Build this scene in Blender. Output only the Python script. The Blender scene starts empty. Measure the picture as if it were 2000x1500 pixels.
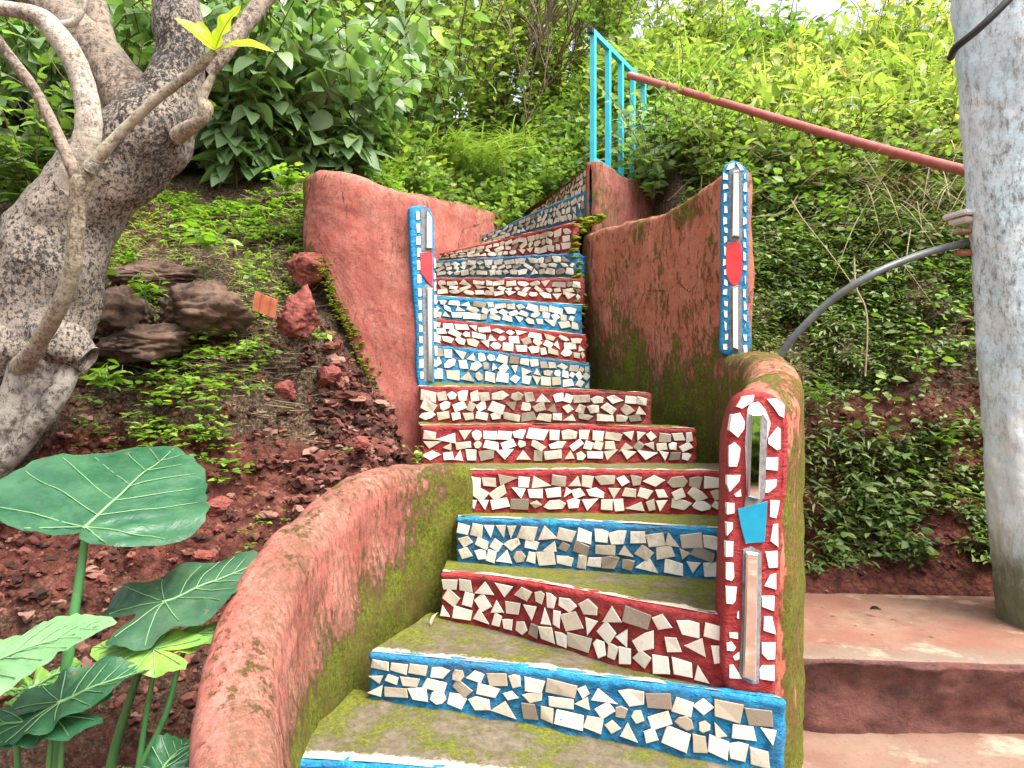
import bpy, math, random
import numpy as np
from mathutils import Vector, noise as mn

# ------------------------------------------------------------------ camera, sky, sun
C = bpy.context.scene
F = 1444.4                                   # focal length in photo pixels
cam_d = bpy.data.cameras.new('camera'); cam_d.lens = 26; cam_d.sensor_width = 36
cam_d.clip_start = 0.05; cam_d.clip_end = 500
cam = bpy.data.objects.new('camera', cam_d); C.collection.objects.link(cam)
cam.location = (0, 0, 0); cam.rotation_euler = (math.radians(90), 0, 0)
C.camera = cam
SUN_EL, SUN_AZ = 60.0, 128.0                 # azimuth from +Y (view direction), positive = right
w = bpy.data.worlds.new("World"); C.world = w; w.use_nodes = True
wn = w.node_tree; bgn = wn.nodes['Background']
sky = wn.nodes.new('ShaderNodeTexSky'); sky.sky_type = 'NISHITA'; sky.sun_disc = False
sky.sun_elevation = math.radians(SUN_EL); sky.sun_rotation = math.radians(SUN_AZ)
sky.air_density = 1.0; sky.dust_density = 6.0; sky.ozone_density = 1.0
hsv = wn.nodes.new('ShaderNodeHueSaturation'); hsv.inputs['Saturation'].default_value = 0.35
wn.links.new(sky.outputs[0], hsv.inputs['Color']); wn.links.new(hsv.outputs[0], bgn.inputs['Color'])
bgn.inputs['Strength'].default_value = 0.15
sd = bpy.data.lights.new('sun', 'SUN'); sd.energy = 2.0; sd.angle = math.radians(34); sd.color = (1.0, 0.95, 0.86)
sun = bpy.data.objects.new('sun', sd); C.collection.objects.link(sun)
az, el = math.radians(SUN_AZ), math.radians(SUN_EL)
sdir = Vector((math.sin(az) * math.cos(el), math.cos(az) * math.cos(el), math.sin(el)))
sun.rotation_euler = sdir.to_track_quat('Z', 'Y').to_euler()
C.view_settings.view_transform = 'Standard'; C.view_settings.look = 'None'
C.view_settings.gamma = 1; C.view_settings.exposure = 1.7
C.render.film_transparent = False
try:
    C.cycles.max_bounces = 6; C.cycles.transparent_max_bounces = 4
except Exception: pass

rng = np.random.default_rng(7); random.seed(7)

def P(u, v, D):                              # measured image point at distance D -> place in metres
    return Vector(((u - 1000) / F * D, D, (750 - v) / F * D))

# ------------------------------------------------------------------ object helpers
def tag(o, label=None, cat=None, group=None, kind=None):
    if label: o['label'] = label
    if cat: o['category'] = cat
    if group: o['group'] = group
    if kind: o['kind'] = kind
    return o
def empty(name, loc, label, cat, group=None):
    o = bpy.data.objects.new(name, None); C.collection.objects.link(o); o.location = loc
    o.empty_display_size = 0.1
    return tag(o, label, cat, group, 'thing')
def link(name, me, parent=None):
    o = bpy.data.objects.new(name, me); C.collection.objects.link(o)
    if parent:
        o.parent = parent
        pl = Vector(parent.location)
        if parent.parent: pl = pl + Vector(parent.parent.location)
        o.location = -pl if parent.parent is None else Vector((0, 0, 0))
    return o
def mesh(name, verts, faces, mats, parent=None, fmat=None, smooth=True, attrs=None):
    me = bpy.data.meshes.new(name)
    me.from_pydata([tuple(v) for v in verts], [], faces)
    for m in (mats if isinstance(mats, (list, tuple)) else [mats]): me.materials.append(m)
    if fmat is not None: me.polygons.foreach_set('material_index', np.array(fmat, dtype=np.int32))
    me.polygons.foreach_set('use_smooth', np.full(len(me.polygons), smooth))
    for k, a in (attrs or {}).items():
        at = me.attributes.new(k, 'FLOAT', 'POINT'); at.data.foreach_set('value', np.array(a, dtype=np.float32))
    me.update()
    return link(name, me, parent)
def npmesh(name, V, Q, mats, parent=None, smooth=True, attrs=None, fmat=None):
    me = bpy.data.meshes.new(name)
    V = np.asarray(V, dtype=np.float32); Q = np.asarray(Q, dtype=np.int32)
    me.vertices.add(len(V)); me.vertices.foreach_set('co', V.ravel())
    k = Q.shape[1]
    me.loops.add(Q.size); me.loops.foreach_set('vertex_index', Q.ravel())
    me.polygons.add(len(Q)); me.polygons.foreach_set('loop_start', np.arange(len(Q), dtype=np.int32) * k)
    me.polygons.foreach_set('loop_total', np.full(len(Q), k, dtype=np.int32))
    for m in (mats if isinstance(mats, (list, tuple)) else [mats]): me.materials.append(m)
    if fmat is not None: me.polygons.foreach_set('material_index', np.asarray(fmat, dtype=np.int32))
    me.polygons.foreach_set('use_smooth', np.full(len(Q), smooth))
    for kk, a in (attrs or {}).items():
        at = me.attributes.new(kk, 'FLOAT', 'POINT'); at.data.foreach_set('value', np.asarray(a, dtype=np.float32))
    me.update(calc_edges=True); me.validate()
    return link(name, me, parent)

def smoothstep(a, b, x):
    t = np.clip((x - a) / (b - a), 0, 1); return t * t * (3 - 2 * t)
def nz(x, y, z, s=1.0, o=3):
    return mn.fractal(Vector((x * s, y * s, z * s)), 1.0, 2.0, o)
def catmull(pts, step):
    """resample a list of tuples (x,y,z,...) along its length"""
    A = np.array(pts, dtype=float); n = len(A)
    A2 = np.vstack([2 * A[0] - A[1], A, 2 * A[-1] - A[-2]])
    out = []
    for i in range(n - 1):
        p0, p1, p2, p3 = A2[i], A2[i + 1], A2[i + 2], A2[i + 3]
        L = np.linalg.norm((p2 - p1)[:3]); m = max(2, int(L / step * 3))
        for j in range(m):
            t = j / m
            out.append(0.5 * ((2 * p1) + (-p0 + p2) * t + (2 * p0 - 5 * p1 + 4 * p2 - p3) * t * t + (-p0 + 3 * p1 - 3 * p2 + p3) * t ** 3))
    out.append(A[-1]); out = np.array(out)
    s = np.r_[0, np.cumsum(np.linalg.norm(np.diff(out[:, :3], axis=0), axis=1))]
    m = max(2, int(round(s[-1] / step))); q = np.linspace(0, s[-1], m + 1)
    return np.stack([np.interp(q, s, out[:, k]) for k in range(out.shape[1])], 1)

# ------------------------------------------------------------------ materials
class NT:
    def __init__(self, name):
        self.m = bpy.data.materials.new(name); self.m.use_nodes = True
        self.t = self.m.node_tree; self.b = self.t.nodes['Principled BSDF']
        self.tc = self.t.nodes.new('ShaderNodeTexCoord')
    def new(self, ty, **kw):
        n = self.t.nodes.new(ty)
        for k, v in kw.items():
            if k.startswith('i_'):
                n.inputs[k[2:].replace('_', ' ')].default_value = v
            else: setattr(n, k, v)
        return n
    def l(self, a, b): self.t.links.new(a, b)
    def noise(self, scale, detail=6, rough=0.6, stretch=None, dist=0.0):
        n = self.new('ShaderNodeTexNoise'); n.inputs['Scale'].default_value = scale
        n.inputs['Detail'].default_value = detail; n.inputs['Roughness'].default_value = rough
        n.inputs['Distortion'].default_value = dist
        self._vec(n, stretch); return n.outputs['Fac']
    def _vec(self, n, stretch):
        if stretch:
            mp = self.new('ShaderNodeMapping'); mp.inputs['Scale'].default_value = stretch
            self.l(self.tc.outputs['Object'], mp.inputs['Vector']); self.l(mp.outputs[0], n.inputs['Vector'])
        else: self.l(self.tc.outputs['Object'], n.inputs['Vector'])
    def voro(self, scale, feature='F1', stretch=None, out='Distance'):
        n = self.new('ShaderNodeTexVoronoi'); n.feature = feature; n.inputs['Scale'].default_value = scale
        self._vec(n, stretch); return n.outputs[out]
    def ramp(self, fac, stops):
        n = self.new('ShaderNodeValToRGB'); e = n.color_ramp.elements
        while len(e) < len(stops): e.new(0.5)
        for q, (p, c) in zip(e, stops):
            q.position = p; q.color = (c, c, c, 1) if isinstance(c, (int, float)) else (*c, 1)
        self.l(fac, n.inputs[0]); return n.outputs[0]
    def mix(self, fac, a, b, mode='MIX'):
        n = self.new('ShaderNodeMix'); n.data_type = 'RGBA'; n.blend_type = mode
        for s, x in ((0, fac), (6, a), (7, b)):
            if hasattr(x, 'is_linked'): self.l(x, n.inputs[s])
            elif isinstance(x, (int, float)): n.inputs[s].default_value = x
            else: n.inputs[s].default_value = (*x, 1)
        return n.outputs[2]
    def math(self, op, a, b=0.0, c=0.0):
        n = self.new('ShaderNodeMath'); n.operation = op
        for s, x in ((0, a), (1, b), (2, c)):
            if hasattr(x, 'is_linked'): self.l(x, n.inputs[s])
            else: n.inputs[s].default_value = x
        return n.outputs[0]
    def attr(self, name):
        n = self.new('ShaderNodeAttribute'); n.attribute_name = name; return n.outputs['Fac']
    def col(self, c):
        if hasattr(c, 'is_linked'): self.l(c, self.b.inputs['Base Color'])
        else: self.b.inputs['Base Color'].default_value = (*c, 1)
    def rough(self, r):
        if hasattr(r, 'is_linked'): self.l(r, self.b.inputs['Roughness'])
        else: self.b.inputs['Roughness'].default_value = r
    def bump(self, h, strength=0.5, dist=0.01):
        n = self.new('ShaderNodeBump'); n.inputs['Strength'].default_value = strength
        n.inputs['Distance'].default_value = dist
        self.l(h, n.inputs['Height'])
        if self.b.inputs['Normal'].is_linked:
            self.l(self.b.inputs['Normal'].links[0].from_socket, n.inputs['Normal'])
        self.l(n.outputs[0], self.b.inputs['Normal'])
    def spec(self, v): self.b.inputs['Specular IOR Level'].default_value = v

MOSS_A, MOSS_B = (0.115, 0.150, 0.006), (0.20, 0.235, 0.014)
def plaster(name, red=(0.315, 0.084, 0.067), worn=(0.42, 0.185, 0.145), mossy=0.0):
    n = NT(name)
    streak = n.noise(7, 8, 0.72, (1, 1, 0.4), 0.25)
    base = n.mix(n.ramp(streak, [(0.38, 0.0), (0.66, 1.0)]), red, worn)
    mott = n.noise(38, 8, 0.75)
    base = n.mix(n.ramp(mott, [(0.42, 0.0), (0.75, 0.75)]), base, (0.29, 0.07, 0.05))
    # dark weathering pits and grime, densest where the moss attribute is strong
    pits = n.ramp(n.noise(75, 6, 0.85, (1, 1, 0.6)), [(0.38, 1.0), (0.45, 0.0)])
    grime_m = n.ramp(n.noise(3.2, 5, 0.6), [(0.35, 0.25), (0.6, 1.0)])
    pits = n.math('MULTIPLY', pits, grime_m)
    base = n.mix(n.math('MULTIPLY', pits, 0.95), base, (0.07, 0.045, 0.03))
    cv = n.voro(2.6, 'DISTANCE_TO_EDGE'); cr = n.ramp(n.math('ADD', cv, n.math('MULTIPLY', n.noise(11, 7, 0.75), 0.13)), [(0.066, 1.0), (0.072, 0.0)])
    cr = n.math('MULTIPLY', cr, n.ramp(n.noise(1.9, 3, 0.6), [(0.52, 0.0), (0.58, 0.8)]))
    base = n.mix(cr, base, (0.06, 0.03, 0.025))
    am = n.attr('moss')
    gr = n.math('MULTIPLY', n.math('SUBTRACT', n.noise(52, 9, 0.85, (1, 1, 0.4)), 0.5), 3.6)
    grime = n.ramp(n.math('ADD', n.attr('grime'), gr), [(0.50, 0.0), (0.92, 0.88)])
    base = n.mix(grime, base, (0.10, 0.062, 0.036))
    mnz = n.math('MULTIPLY', n.math('SUBTRACT', n.noise(30, 9, 0.85, (1, 1, 0.4)), 0.5), 1.7)
    big = n.math('MULTIPLY', n.math('SUBTRACT', n.noise(5, 4, 0.6, (1, 1, 0.6)), 0.5), 1.0)
    f = n.math('ADD', n.math('ADD', mnz, big), am)
    mask = n.ramp(f, [(0.17, 0.0), (0.30, 0.96)])
    mc = n.mix(n.ramp(n.noise(75, 6, 0.85), [(0.38, 0.0), (0.60, 1.0)]), (0.030, 0.038, 0.004), (0.175, 0.20, 0.014))
    mc = n.mix(n.ramp(n.noise(9, 4, 0.6), [(0.45, 0.0), (0.62, 0.65)]), mc, (0.11, 0.075, 0.02))
    n.col(n.mix(mask, base, mc)); n.rough(0.93); n.spec(0.2)
    h = n.math('ADD', n.math('MULTIPLY', n.noise(70, 8, 0.8), 1.0), n.math('MULTIPLY', n.noise(12, 5, 0.7), 1.5))
    n.bump(h, 0.55, 0.008)
    n.bump(n.math('MULTIPLY', mask, n.noise(200, 4, 0.9)), 0.9, 0.008)
    return n.m
M = {}
M['plaster'] = plaster('salmon_plaster')
M['plaster_orange'] = plaster('orange_brown_plaster', (0.41, 0.125, 0.076), (0.49, 0.21, 0.14))
M['plaster_dark'] = plaster('weathered_plaster', (0.20, 0.055, 0.045), (0.30, 0.13, 0.10))

def paint(name, c, c2, dirt=1.0):
    n = NT(name)
    base = n.mix(n.ramp(n.noise(18, 6, 0.7, (1, 1, 2.0)), [(0.35, 0.0), (0.7, 1.0)]), c, c2)
    # grime: big stained patches plus thin dark traces in the paint folds
    am = n.attr('dirt')
    d = n.math('ADD', n.math('MULTIPLY', n.noise(5.5, 6, 0.7), 0.9), n.math('MULTIPLY', n.noise(45, 6, 0.8), 0.45))
    d = n.math('ADD', d, am)
    mask = n.ramp(n.math('MULTIPLY', d, 0.5), [(0.31, 0.0), (0.47, 0.9)])
    base = n.mix(mask, base, (0.06, 0.048, 0.035))
    n.col(base); n.rough(0.62); n.spec(0.35)
    n.bump(n.noise(70, 6, 0.7, (1, 1, 2.2), 0.8), 1.0, 0.016)
    n.bump(n.noise(20, 4, 0.6, (1, 1, 1.6), 1.0), 0.8, 0.03)
    return n.m
M['red'] = paint('red_step_paint', (0.36, 0.018, 0.022), (0.47, 0.05, 0.05))
M['blue'] = paint('blue_step_paint', (0.008, 0.21, 0.46), (0.02, 0.33, 0.62))
M['redtile'] = None

def shard():
    n = NT('broken_white_tile')
    r = n.attr('rnd')
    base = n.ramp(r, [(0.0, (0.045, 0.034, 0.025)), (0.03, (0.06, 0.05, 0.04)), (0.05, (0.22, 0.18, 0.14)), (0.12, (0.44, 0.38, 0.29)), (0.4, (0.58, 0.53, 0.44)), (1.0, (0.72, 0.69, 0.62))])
    am = n.attr('dirt')
    d = n.math('ADD', n.math('MULTIPLY', n.noise(5.5, 6, 0.7), 0.9), n.math('MULTIPLY', n.noise(75, 8, 0.85, (1, 1, 0.4)), 0.7))
    d = n.math('ADD', d, am)
    mask = n.ramp(n.math('MULTIPLY', d, 0.5), [(0.345, 0.0), (0.50, 0.85)])
    base = n.mix(mask, base, (0.15, 0.105, 0.065))
    n.col(base); n.rough(n.ramp(n.noise(30, 5, 0.7), [(0.4, 0.22), (0.6, 0.6)])); n.bump(n.noise(80, 3, 0.6), 0.2, 0.004)
    return n.m
M['shard'] = shard()

def tread():
    n = NT('mossy_cement_tread')
    e = n.attr('edge')                      # metres behind the nose
    conc = n.mix(n.ramp(n.noise(22, 8, 0.75), [(0.3, 0.0), (0.7, 1.0)]), (0.08, 0.062, 0.042), (0.19, 0.155, 0.11))
    pale = n.mix(n.noise(70, 8, 0.8), (0.28, 0.22, 0.16), (0.66, 0.58, 0.47))
    en = n.math('ADD', e, n.math('MULTIPLY', n.math('SUBTRACT', n.noise(28, 6, 0.75), 0.5), 0.09))
    conc = n.mix(n.ramp(n.math('MULTIPLY', en, 10), [(0.30, 1.0), (0.46, 0.0)]), conc, pale)
    am = n.attr('moss')
    f = n.math('ADD', n.math('MULTIPLY', n.math('SUBTRACT', n.noise(34, 9, 0.85), 0.5), 1.8), n.math('MULTIPLY', n.math('SUBTRACT', n.noise(7, 4, 0.6), 0.5), 1.3))
    f = n.math('ADD', f, am)
    f = n.math('MULTIPLY', f, n.ramp(n.math('MULTIPLY', en, 10), [(0.28, 0.1), (0.5, 1.0)]))
    mask = n.ramp(f, [(0.04, 0.0), (0.20, 0.95)])
    mc = n.mix(n.ramp(n.noise(80, 6, 0.85), [(0.36, 0.0), (0.62, 1.0)]), (0.045, 0.052, 0.006), (0.17, 0.182, 0.022))
    n.col(n.mix(mask, conc, mc)); n.rough(0.95); n.spec(0.15)
    n.bump(n.noise(90, 8, 0.85), 0.7, 0.008); n.bump(mask, 0.5, 0.006)
    return n.m
M['tread'] = tread()

def soil(name, dark, mid, lite, scale=1.0):
    n = NT(name)
    a = n.noise(9 * scale, 10, 0.78)
    c = n.ramp(a, [(0.30, dark), (0.5, mid), (0.72, lite)])
    v = n.voro(26 * scale); v2 = n.voro(70 * scale)
    c = n.mix(n.ramp(v, [(0.0, 0.0), (0.55, 0.0), (0.8, 0.6)]), c, dark)
    # leaf litter, humus and moss where the ground attribute says so
    h = n.attr('humus')
    f = n.math('ADD', h, n.math('MULTIPLY', n.noise(14, 8, 0.75), 0.8))
    c = n.mix(n.ramp(f, [(0.62, 0.0), (0.85, 1.0)]), c, n.ramp(n.noise(60, 6, 0.8), [(0.38, (0.020, 0.014, 0.010)), (0.52, (0.075, 0.050, 0.032)), (0.66, (0.24, 0.175, 0.115))]))
    g = n.attr('green')
    f = n.math('ADD', g, n.math('MULTIPLY', n.noise(20, 8, 0.8), 0.9))
    c = n.mix(n.ramp(f, [(0.72, 0.0), (0.95, 0.9)]), c, n.mix(n.noise(80, 5, 0.8), (0.07, 0.09, 0.015), (0.20, 0.24, 0.05)))
    n.col(c); n.rough(0.95); n.spec(0.15)
    n.bump(n.math('SUBTRACT', 1.0, v), 0.8, 0.03); n.bump(n.math('SUBTRACT', 1.0, v2), 0.6, 0.012)
    n.bump(n.noise(120, 6, 0.85), 0.8, 0.008)
    return n.m
M['soil'] = soil('laterite_soil', (0.026, 0.012, 0.009), (0.10, 0.031, 0.022), (0.22, 0.08, 0.056))
def terrace_mat():
    n = NT('earth_covered_cement')
    c = n.mix(n.ramp(n.noise(2.4, 6, 0.6), [(0.38, 0.0), (0.62, 1.0)]), (0.20, 0.092, 0.064), (0.235, 0.145, 0.105))
    edge = n.math('ADD', n.attr('edge'), n.math('MULTIPLY', n.noise(5, 6, 0.7), 0.5))
    c = n.mix(n.ramp(edge, [(0.45, 0.9), (0.75, 0.0)]), c, n.mix(n.noise(12, 8, 0.8), (0.09, 0.07, 0.06), (0.27, 0.20, 0.15)))
    c = n.mix(n.ramp(n.noise(90, 6, 0.8), [(0.34, 0.8), (0.43, 0.0)]), c, (0.08, 0.035, 0.025))
    c = n.mix(n.ramp(n.noise(6, 8, 0.75), [(0.50, 0.0), (0.62, 0.55)]), c, (0.14, 0.07, 0.05))
    c = n.mix(n.ramp(n.noise(3.1, 6, 0.7), [(0.56, 0.0), (0.66, 0.7)]), c, (0.42, 0.31, 0.23))
    cr = n.voro(1.7, 'DISTANCE_TO_EDGE'); c = n.mix(n.ramp(n.math('ADD', cr, n.math('MULTIPLY', n.noise(12, 6, 0.7), 0.06)), [(0.026, 0.6), (0.032, 0.0)]), c, n.mix(n.ramp(n.noise(1.1, 3, 0.5), [(0.5, 0.0), (0.56, 1.0)]), c, (0.06, 0.035, 0.025)))
    n.col(c); n.rough(0.9); n.spec(0.2)
    n.bump(n.noise(40, 8, 0.8), 0.5, 0.01)
    return n.m
M['terrace'] = terrace_mat()
def face_mat():
    n = NT('dark_red_terrace_face')
    c = n.ramp(n.noise(9, 12, 0.8, (1, 1, 1.15), 0.2), [(0.34, (0.04, 0.02, 0.017)), (0.44, (0.13, 0.042, 0.032)), (0.57, (0.21, 0.070, 0.052)), (0.70, (0.27, 0.15, 0.115))])
    c = n.mix(n.ramp(n.noise(2.2, 5, 0.6), [(0.48, 0.0), (0.7, 0.5)]), c, (0.085, 0.045, 0.036))
    cr = n.voro(3.2, 'DISTANCE_TO_EDGE', (1, 1, 2.2)); crm = n.ramp(n.math('ADD', cr, n.math('MULTIPLY', n.noise(14, 5, 0.7), 0.05)), [(0.024, 1.0), (0.034, 0.0)])
    c = n.mix(n.math('MULTIPLY', crm, n.ramp(n.noise(1.3, 3, 0.5), [(0.5, 0.0), (0.6, 1.0)])), c, (0.03, 0.015, 0.012))
    n.col(c); n.rough(0.8); n.bump(n.noise(22, 10, 0.8, (1, 1, 1.2)), 0.8, 0.025); n.bump(n.noise(70, 6, 0.8), 0.8, 0.01)
    return n.m
M['face'] = face_mat()

def bark(name, lite, mid, dark, scale, th=(0.44, 0.56), ring=False):
    n = NT(name)
    a = n.noise(5, 5, 0.6); base = n.mix(n.ramp(a, [(0.35, 0.0), (0.7, 1.0)]), lite, mid)
    p = n.noise(scale, 8, 0.82, (1, 1, 0.8), 0.3)
    q = n.math('ADD', p, n.math('MULTIPLY', n.math('SUBTRACT', n.noise(2.7, 3, 0.6), 0.5), 0.32))
    m = n.ramp(q, [(th[0], 1.0), (th[1], 0.0)])
    c = n.mix(m, base, dark)
    c = n.mix(n.ramp(n.noise(scale * 0.33, 6, 0.7), [(0.52, 0.0), (0.66, 0.55)]), c, (0.10, 0.105, 0.12))
    n.col(c); n.rough(0.9); n.spec(0.2)
    n.bump(n.noise(scale * 0.8, 8, 0.8), 0.9, 0.02)
    if ring:
        n.bump(n.noise(14, 3, 0.6, (0.6, 0.6, 7)), 0.5, 0.01)
    return n.m
M['bark'] = bark('speckled_frangipani_bark', (0.40, 0.335, 0.27), (0.235, 0.20, 0.17), (0.032, 0.026, 0.023), 66, (0.455, 0.54))
M['bark_limb'] = bark('brown_limb_bark', (0.36, 0.29, 0.225), (0.25, 0.20, 0.155), (0.075, 0.055, 0.04), 44, (0.42, 0.55), True)
M['bark_pale'] = bark('pale_branch_bark', (0.60, 0.545, 0.455), (0.46, 0.40, 0.32), (0.16, 0.115, 0.08), 60, (0.36, 0.48), True)
M['bark_twig'] = bark('young_stem_bark', (0.46, 0.41, 0.30), (0.33, 0.28, 0.20), (0.13, 0.085, 0.055), 70, (0.38, 0.52), True)
M['bark_grey'] = bark('grey_root_bark', (0.36, 0.335, 0.29), (0.26, 0.235, 0.20), (0.06, 0.048, 0.036), 30, (0.38, 0.52))

def leafmat(name, stops, rough=0.45, trans=0.35, spec=0.4, vein=False, tr_gain=(1.5, 1.8, 0.6), blot=0.25):
    n = NT(name)
    c = n.ramp(n.attr('rnd'), stops)
    c = n.mix(n.ramp(n.noise(40, 3, 0.6), [(0.35, 0.0), (0.75, blot)]), c, (0.30, 0.33, 0.10))
    n.col(c); n.rough(rough); n.spec(spec)
    tr = n.new('ShaderNodeBsdfTranslucent')
    tcol = n.mix(1.0, c, tr_gain, 'MULTIPLY'); n.l(tcol, tr.inputs['Color'])
    mx = n.new('ShaderNodeMixShader'); mx.inputs[0].default_value = trans
    n.l(n.b.outputs[0], mx.inputs[1]); n.l(tr.outputs[0], mx.inputs[2])
    out = [x for x in n.t.nodes if x.type == 'OUTPUT_MATERIAL'][0]; n.l(mx.outputs[0], out.inputs['Surface'])
    return n.m
M['lf_dusty'] = leafmat('dusty_broad_leaf', [(0, (0.06, 0.14, 0.05)), (0.4, (0.15, 0.26, 0.12)), (0.9, (0.30, 0.40, 0.23)), (1, (0.30, 0.36, 0.06))], 0.42, 0.35, 0.5)
M['lf_mid'] = leafmat('mid_green_leaf', [(0, (0.04, 0.095, 0.025)), (0.45, (0.11, 0.19, 0.05)), (0.85, (0.24, 0.33, 0.09)), (1, (0.33, 0.34, 0.07))], 0.45, 0.4)
M['lf_bright'] = leafmat('sunlit_yellow_green_leaf', [(0, (0.06, 0.125, 0.02)), (0.3, (0.14, 0.22, 0.04)), (0.6, (0.28, 0.36, 0.08)), (0.9, (0.42, 0.46, 0.13)), (1, (0.45, 0.34, 0.15))], 0.42, 0.42, 0.5, tr_gain=(1.35, 1.5, 0.8))
M['lf_ground'] = leafmat('small_ground_leaf', [(0, (0.05, 0.12, 0.018)), (0.5, (0.12, 0.23, 0.03)), (0.9, (0.24, 0.35, 0.05)), (1, (0.40, 0.42, 0.05))], 0.5, 0.4)
M['lf_shade'] = leafmat('bank_creeper_leaf', [(0, (0.02, 0.04, 0.012)), (0.5, (0.06, 0.105, 0.028)), (0.85, (0.125, 0.20, 0.055)), (1, (0.24, 0.32, 0.09))], 0.5, 0.3)
M['lf_lime'] = leafmat('new_lime_leaf', [(0, (0.40, 0.52, 0.015)), (1, (0.52, 0.62, 0.03))], 0.4, 0.45, 0.4, blot=0.0)
M['grass'] = leafmat('grass_blade', [(0, (0.07, 0.13, 0.025)), (0.4, (0.16, 0.24, 0.05)), (0.8, (0.32, 0.38, 0.13)), (1, (0.50, 0.46, 0.30))], 0.5, 0.35)
M['dry'] = leafmat('dry_straw', [(0, (0.10, 0.06, 0.035)), (0.6, (0.24, 0.17, 0.10)), (1, (0.42, 0.33, 0.22))], 0.8, 0.1)
def simple(name, c, rough=0.6, metal=0.0, c2=None, sc=20, bump=0.0, spec=0.5):
    n = NT(name)
    if c2: n.col(n.mix(n.ramp(n.noise(sc, 7, 0.7), [(0.35, 0.0), (0.7, 1.0)]), c, c2))
    else: n.col(c)
    n.rough(rough); n.b.inputs['Metallic'].default_value = metal; n.spec(spec)
    if bump: n.bump(n.noise(sc * 2, 6, 0.75), bump, 0.01)
    return n.m
M['stem'] = simple('woody_stem', (0.075, 0.05, 0.03), 0.85, 0, (0.15, 0.10, 0.06), 30, 0.4)
M['gstem'] = simple('green_stem', (0.09, 0.17, 0.04), 0.5, 0, (0.13, 0.24, 0.06), 12)
M['moss'] = simple('moss_cushion', (0.085, 0.11, 0.008), 1.0, 0, (0.235, 0.27, 0.02), 55, 1.0, 0.1)
M['mirror'] = simple('mirror_glass', (0.86, 0.90, 0.88), 0.03, 1.0)
M['glass_edge'] = simple('bevelled_mirror_edge', (0.72, 0.78, 0.77), 0.14, 0.9)
M['cement'] = simple('grey_cement_bed', (0.10, 0.105, 0.11), 0.85, 0, (0.25, 0.255, 0.26), 35, 0.5)
M['cement_lite'] = simple('pale_cement', (0.36, 0.36, 0.36), 0.85, 0, (0.55, 0.55, 0.54), 35, 0.4)
M['glazed_red'] = simple('glazed_red_tile', (0.50, 0.018, 0.022), 0.25, 0, (0.56, 0.04, 0.04), 8)
M['glazed_blue'] = simple('blue_glass_tile', (0.0, 0.20, 0.33), 0.15, 0, (0.01, 0.27, 0.41), 6)
M['turq'] = simple('turquoise_railing_paint', (0.03, 0.40, 0.52), 0.35, 0, (0.05, 0.47, 0.58), 14)
M['pipe'] = simple('oxide_red_pipe_paint', (0.30, 0.06, 0.045), 0.4, 0, (0.40, 0.13, 0.10), 16, 0.15)
M['hose'] = simple('grey_plastic_hose', (0.055, 0.065, 0.08), 0.38, 0, (0.13, 0.145, 0.135), 9, 0.1)
M['black'] = simple('black_rubber_cable', (0.012, 0.012, 0.014), 0.45)
M['white_pl'] = simple('white_plastic', (0.62, 0.62, 0.60), 0.4)
M['brown_pl'] = simple('brown_bracket', (0.34, 0.20, 0.13), 0.6)
M['terra'] = simple('terracotta', (0.45, 0.13, 0.06), 0.85, 0, (0.58, 0.22, 0.11), 20, 0.4)
M['rock'] = simple('dark_laterite_rock', (0.035, 0.022, 0.018), 0.92, 0, (0.19, 0.12, 0.085), 11, 1.0, 0.2)
M['rock_red'] = simple('red_laterite_rock', (0.085, 0.022, 0.018), 0.9, 0, (0.30, 0.09, 0.07), 13, 1.0, 0.2)
def whitewash():
    n = NT('mouldy_pale_blue_limewash')
    c = n.mix(n.ramp(n.noise(3, 5, 0.6), [(0.4, 0.0), (0.65, 1.0)]), (0.58, 0.73, 0.79), (0.78, 0.83, 0.83))
    m = n.ramp(n.noise(40, 10, 0.85, (1, 1, 0.42)), [(0.40, 0.9), (0.52, 0.0)])
    m = n.math('MULTIPLY', m, n.ramp(n.noise(2.6, 5, 0.6, (1, 1, 0.4)), [(0.36, 0.1), (0.60, 1.0)]))
    c = n.mix(m, c, (0.16, 0.15, 0.12))
    lo = n.math('ADD', n.attr('low'), n.math('MULTIPLY', n.noise(14, 8, 0.8, (1, 1, 0.5)), 0.8))
    c = n.mix(n.ramp(lo, [(0.62, 0.0), (0.98, 0.95)]), c, n.mix(n.noise(30, 6, 0.8), (0.045, 0.055, 0.025), (0.20, 0.22, 0.11)))
    n.col(c); n.rough(0.9); n.bump(n.noise(30, 9, 0.8), 0.6, 0.012); n.bump(n.noise(7, 4, 0.6), 0.5, 0.03)
    return n.m
M['lime'] = whitewash()
def bigleaf(name, a, b, tr):
    n = NT(name)
    c = n.mix(n.ramp(n.noise(9, 5, 0.65), [(0.35, 0.0), (0.7, 1.0)]), a, b)
    c = n.mix(n.ramp(n.noise(26, 4, 0.7), [(0.66, 0.0), (0.70, 0.85)]), c, (0.16, 0.10, 0.04))
    n.col(c); n.rough(n.ramp(n.noise(12, 4, 0.6), [(0.35, 0.28), (0.65, 0.5)])); n.spec(0.45)
    n.bump(n.noise(16, 4, 0.6, None, 0.5), 0.35, 0.02)
    t = n.new('ShaderNodeBsdfTranslucent'); n.l(n.mix(1.0, c, tr, 'MULTIPLY'), t.inputs['Color'])
    mx = n.new('ShaderNodeMixShader'); mx.inputs[0].default_value = 0.22
    n.l(n.b.outputs[0], mx.inputs[1]); n.l(t.outputs[0], mx.inputs[2])
    out = [x for x in n.t.nodes if x.type == 'OUTPUT_MATERIAL'][0]; n.l(mx.outputs[0], out.inputs['Surface'])
    return n.m
M['ear'] = bigleaf('elephant_ear_dark', (0.014, 0.074, 0.034), (0.046, 0.135, 0.062), (1.3, 1.7, 0.5))
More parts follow.
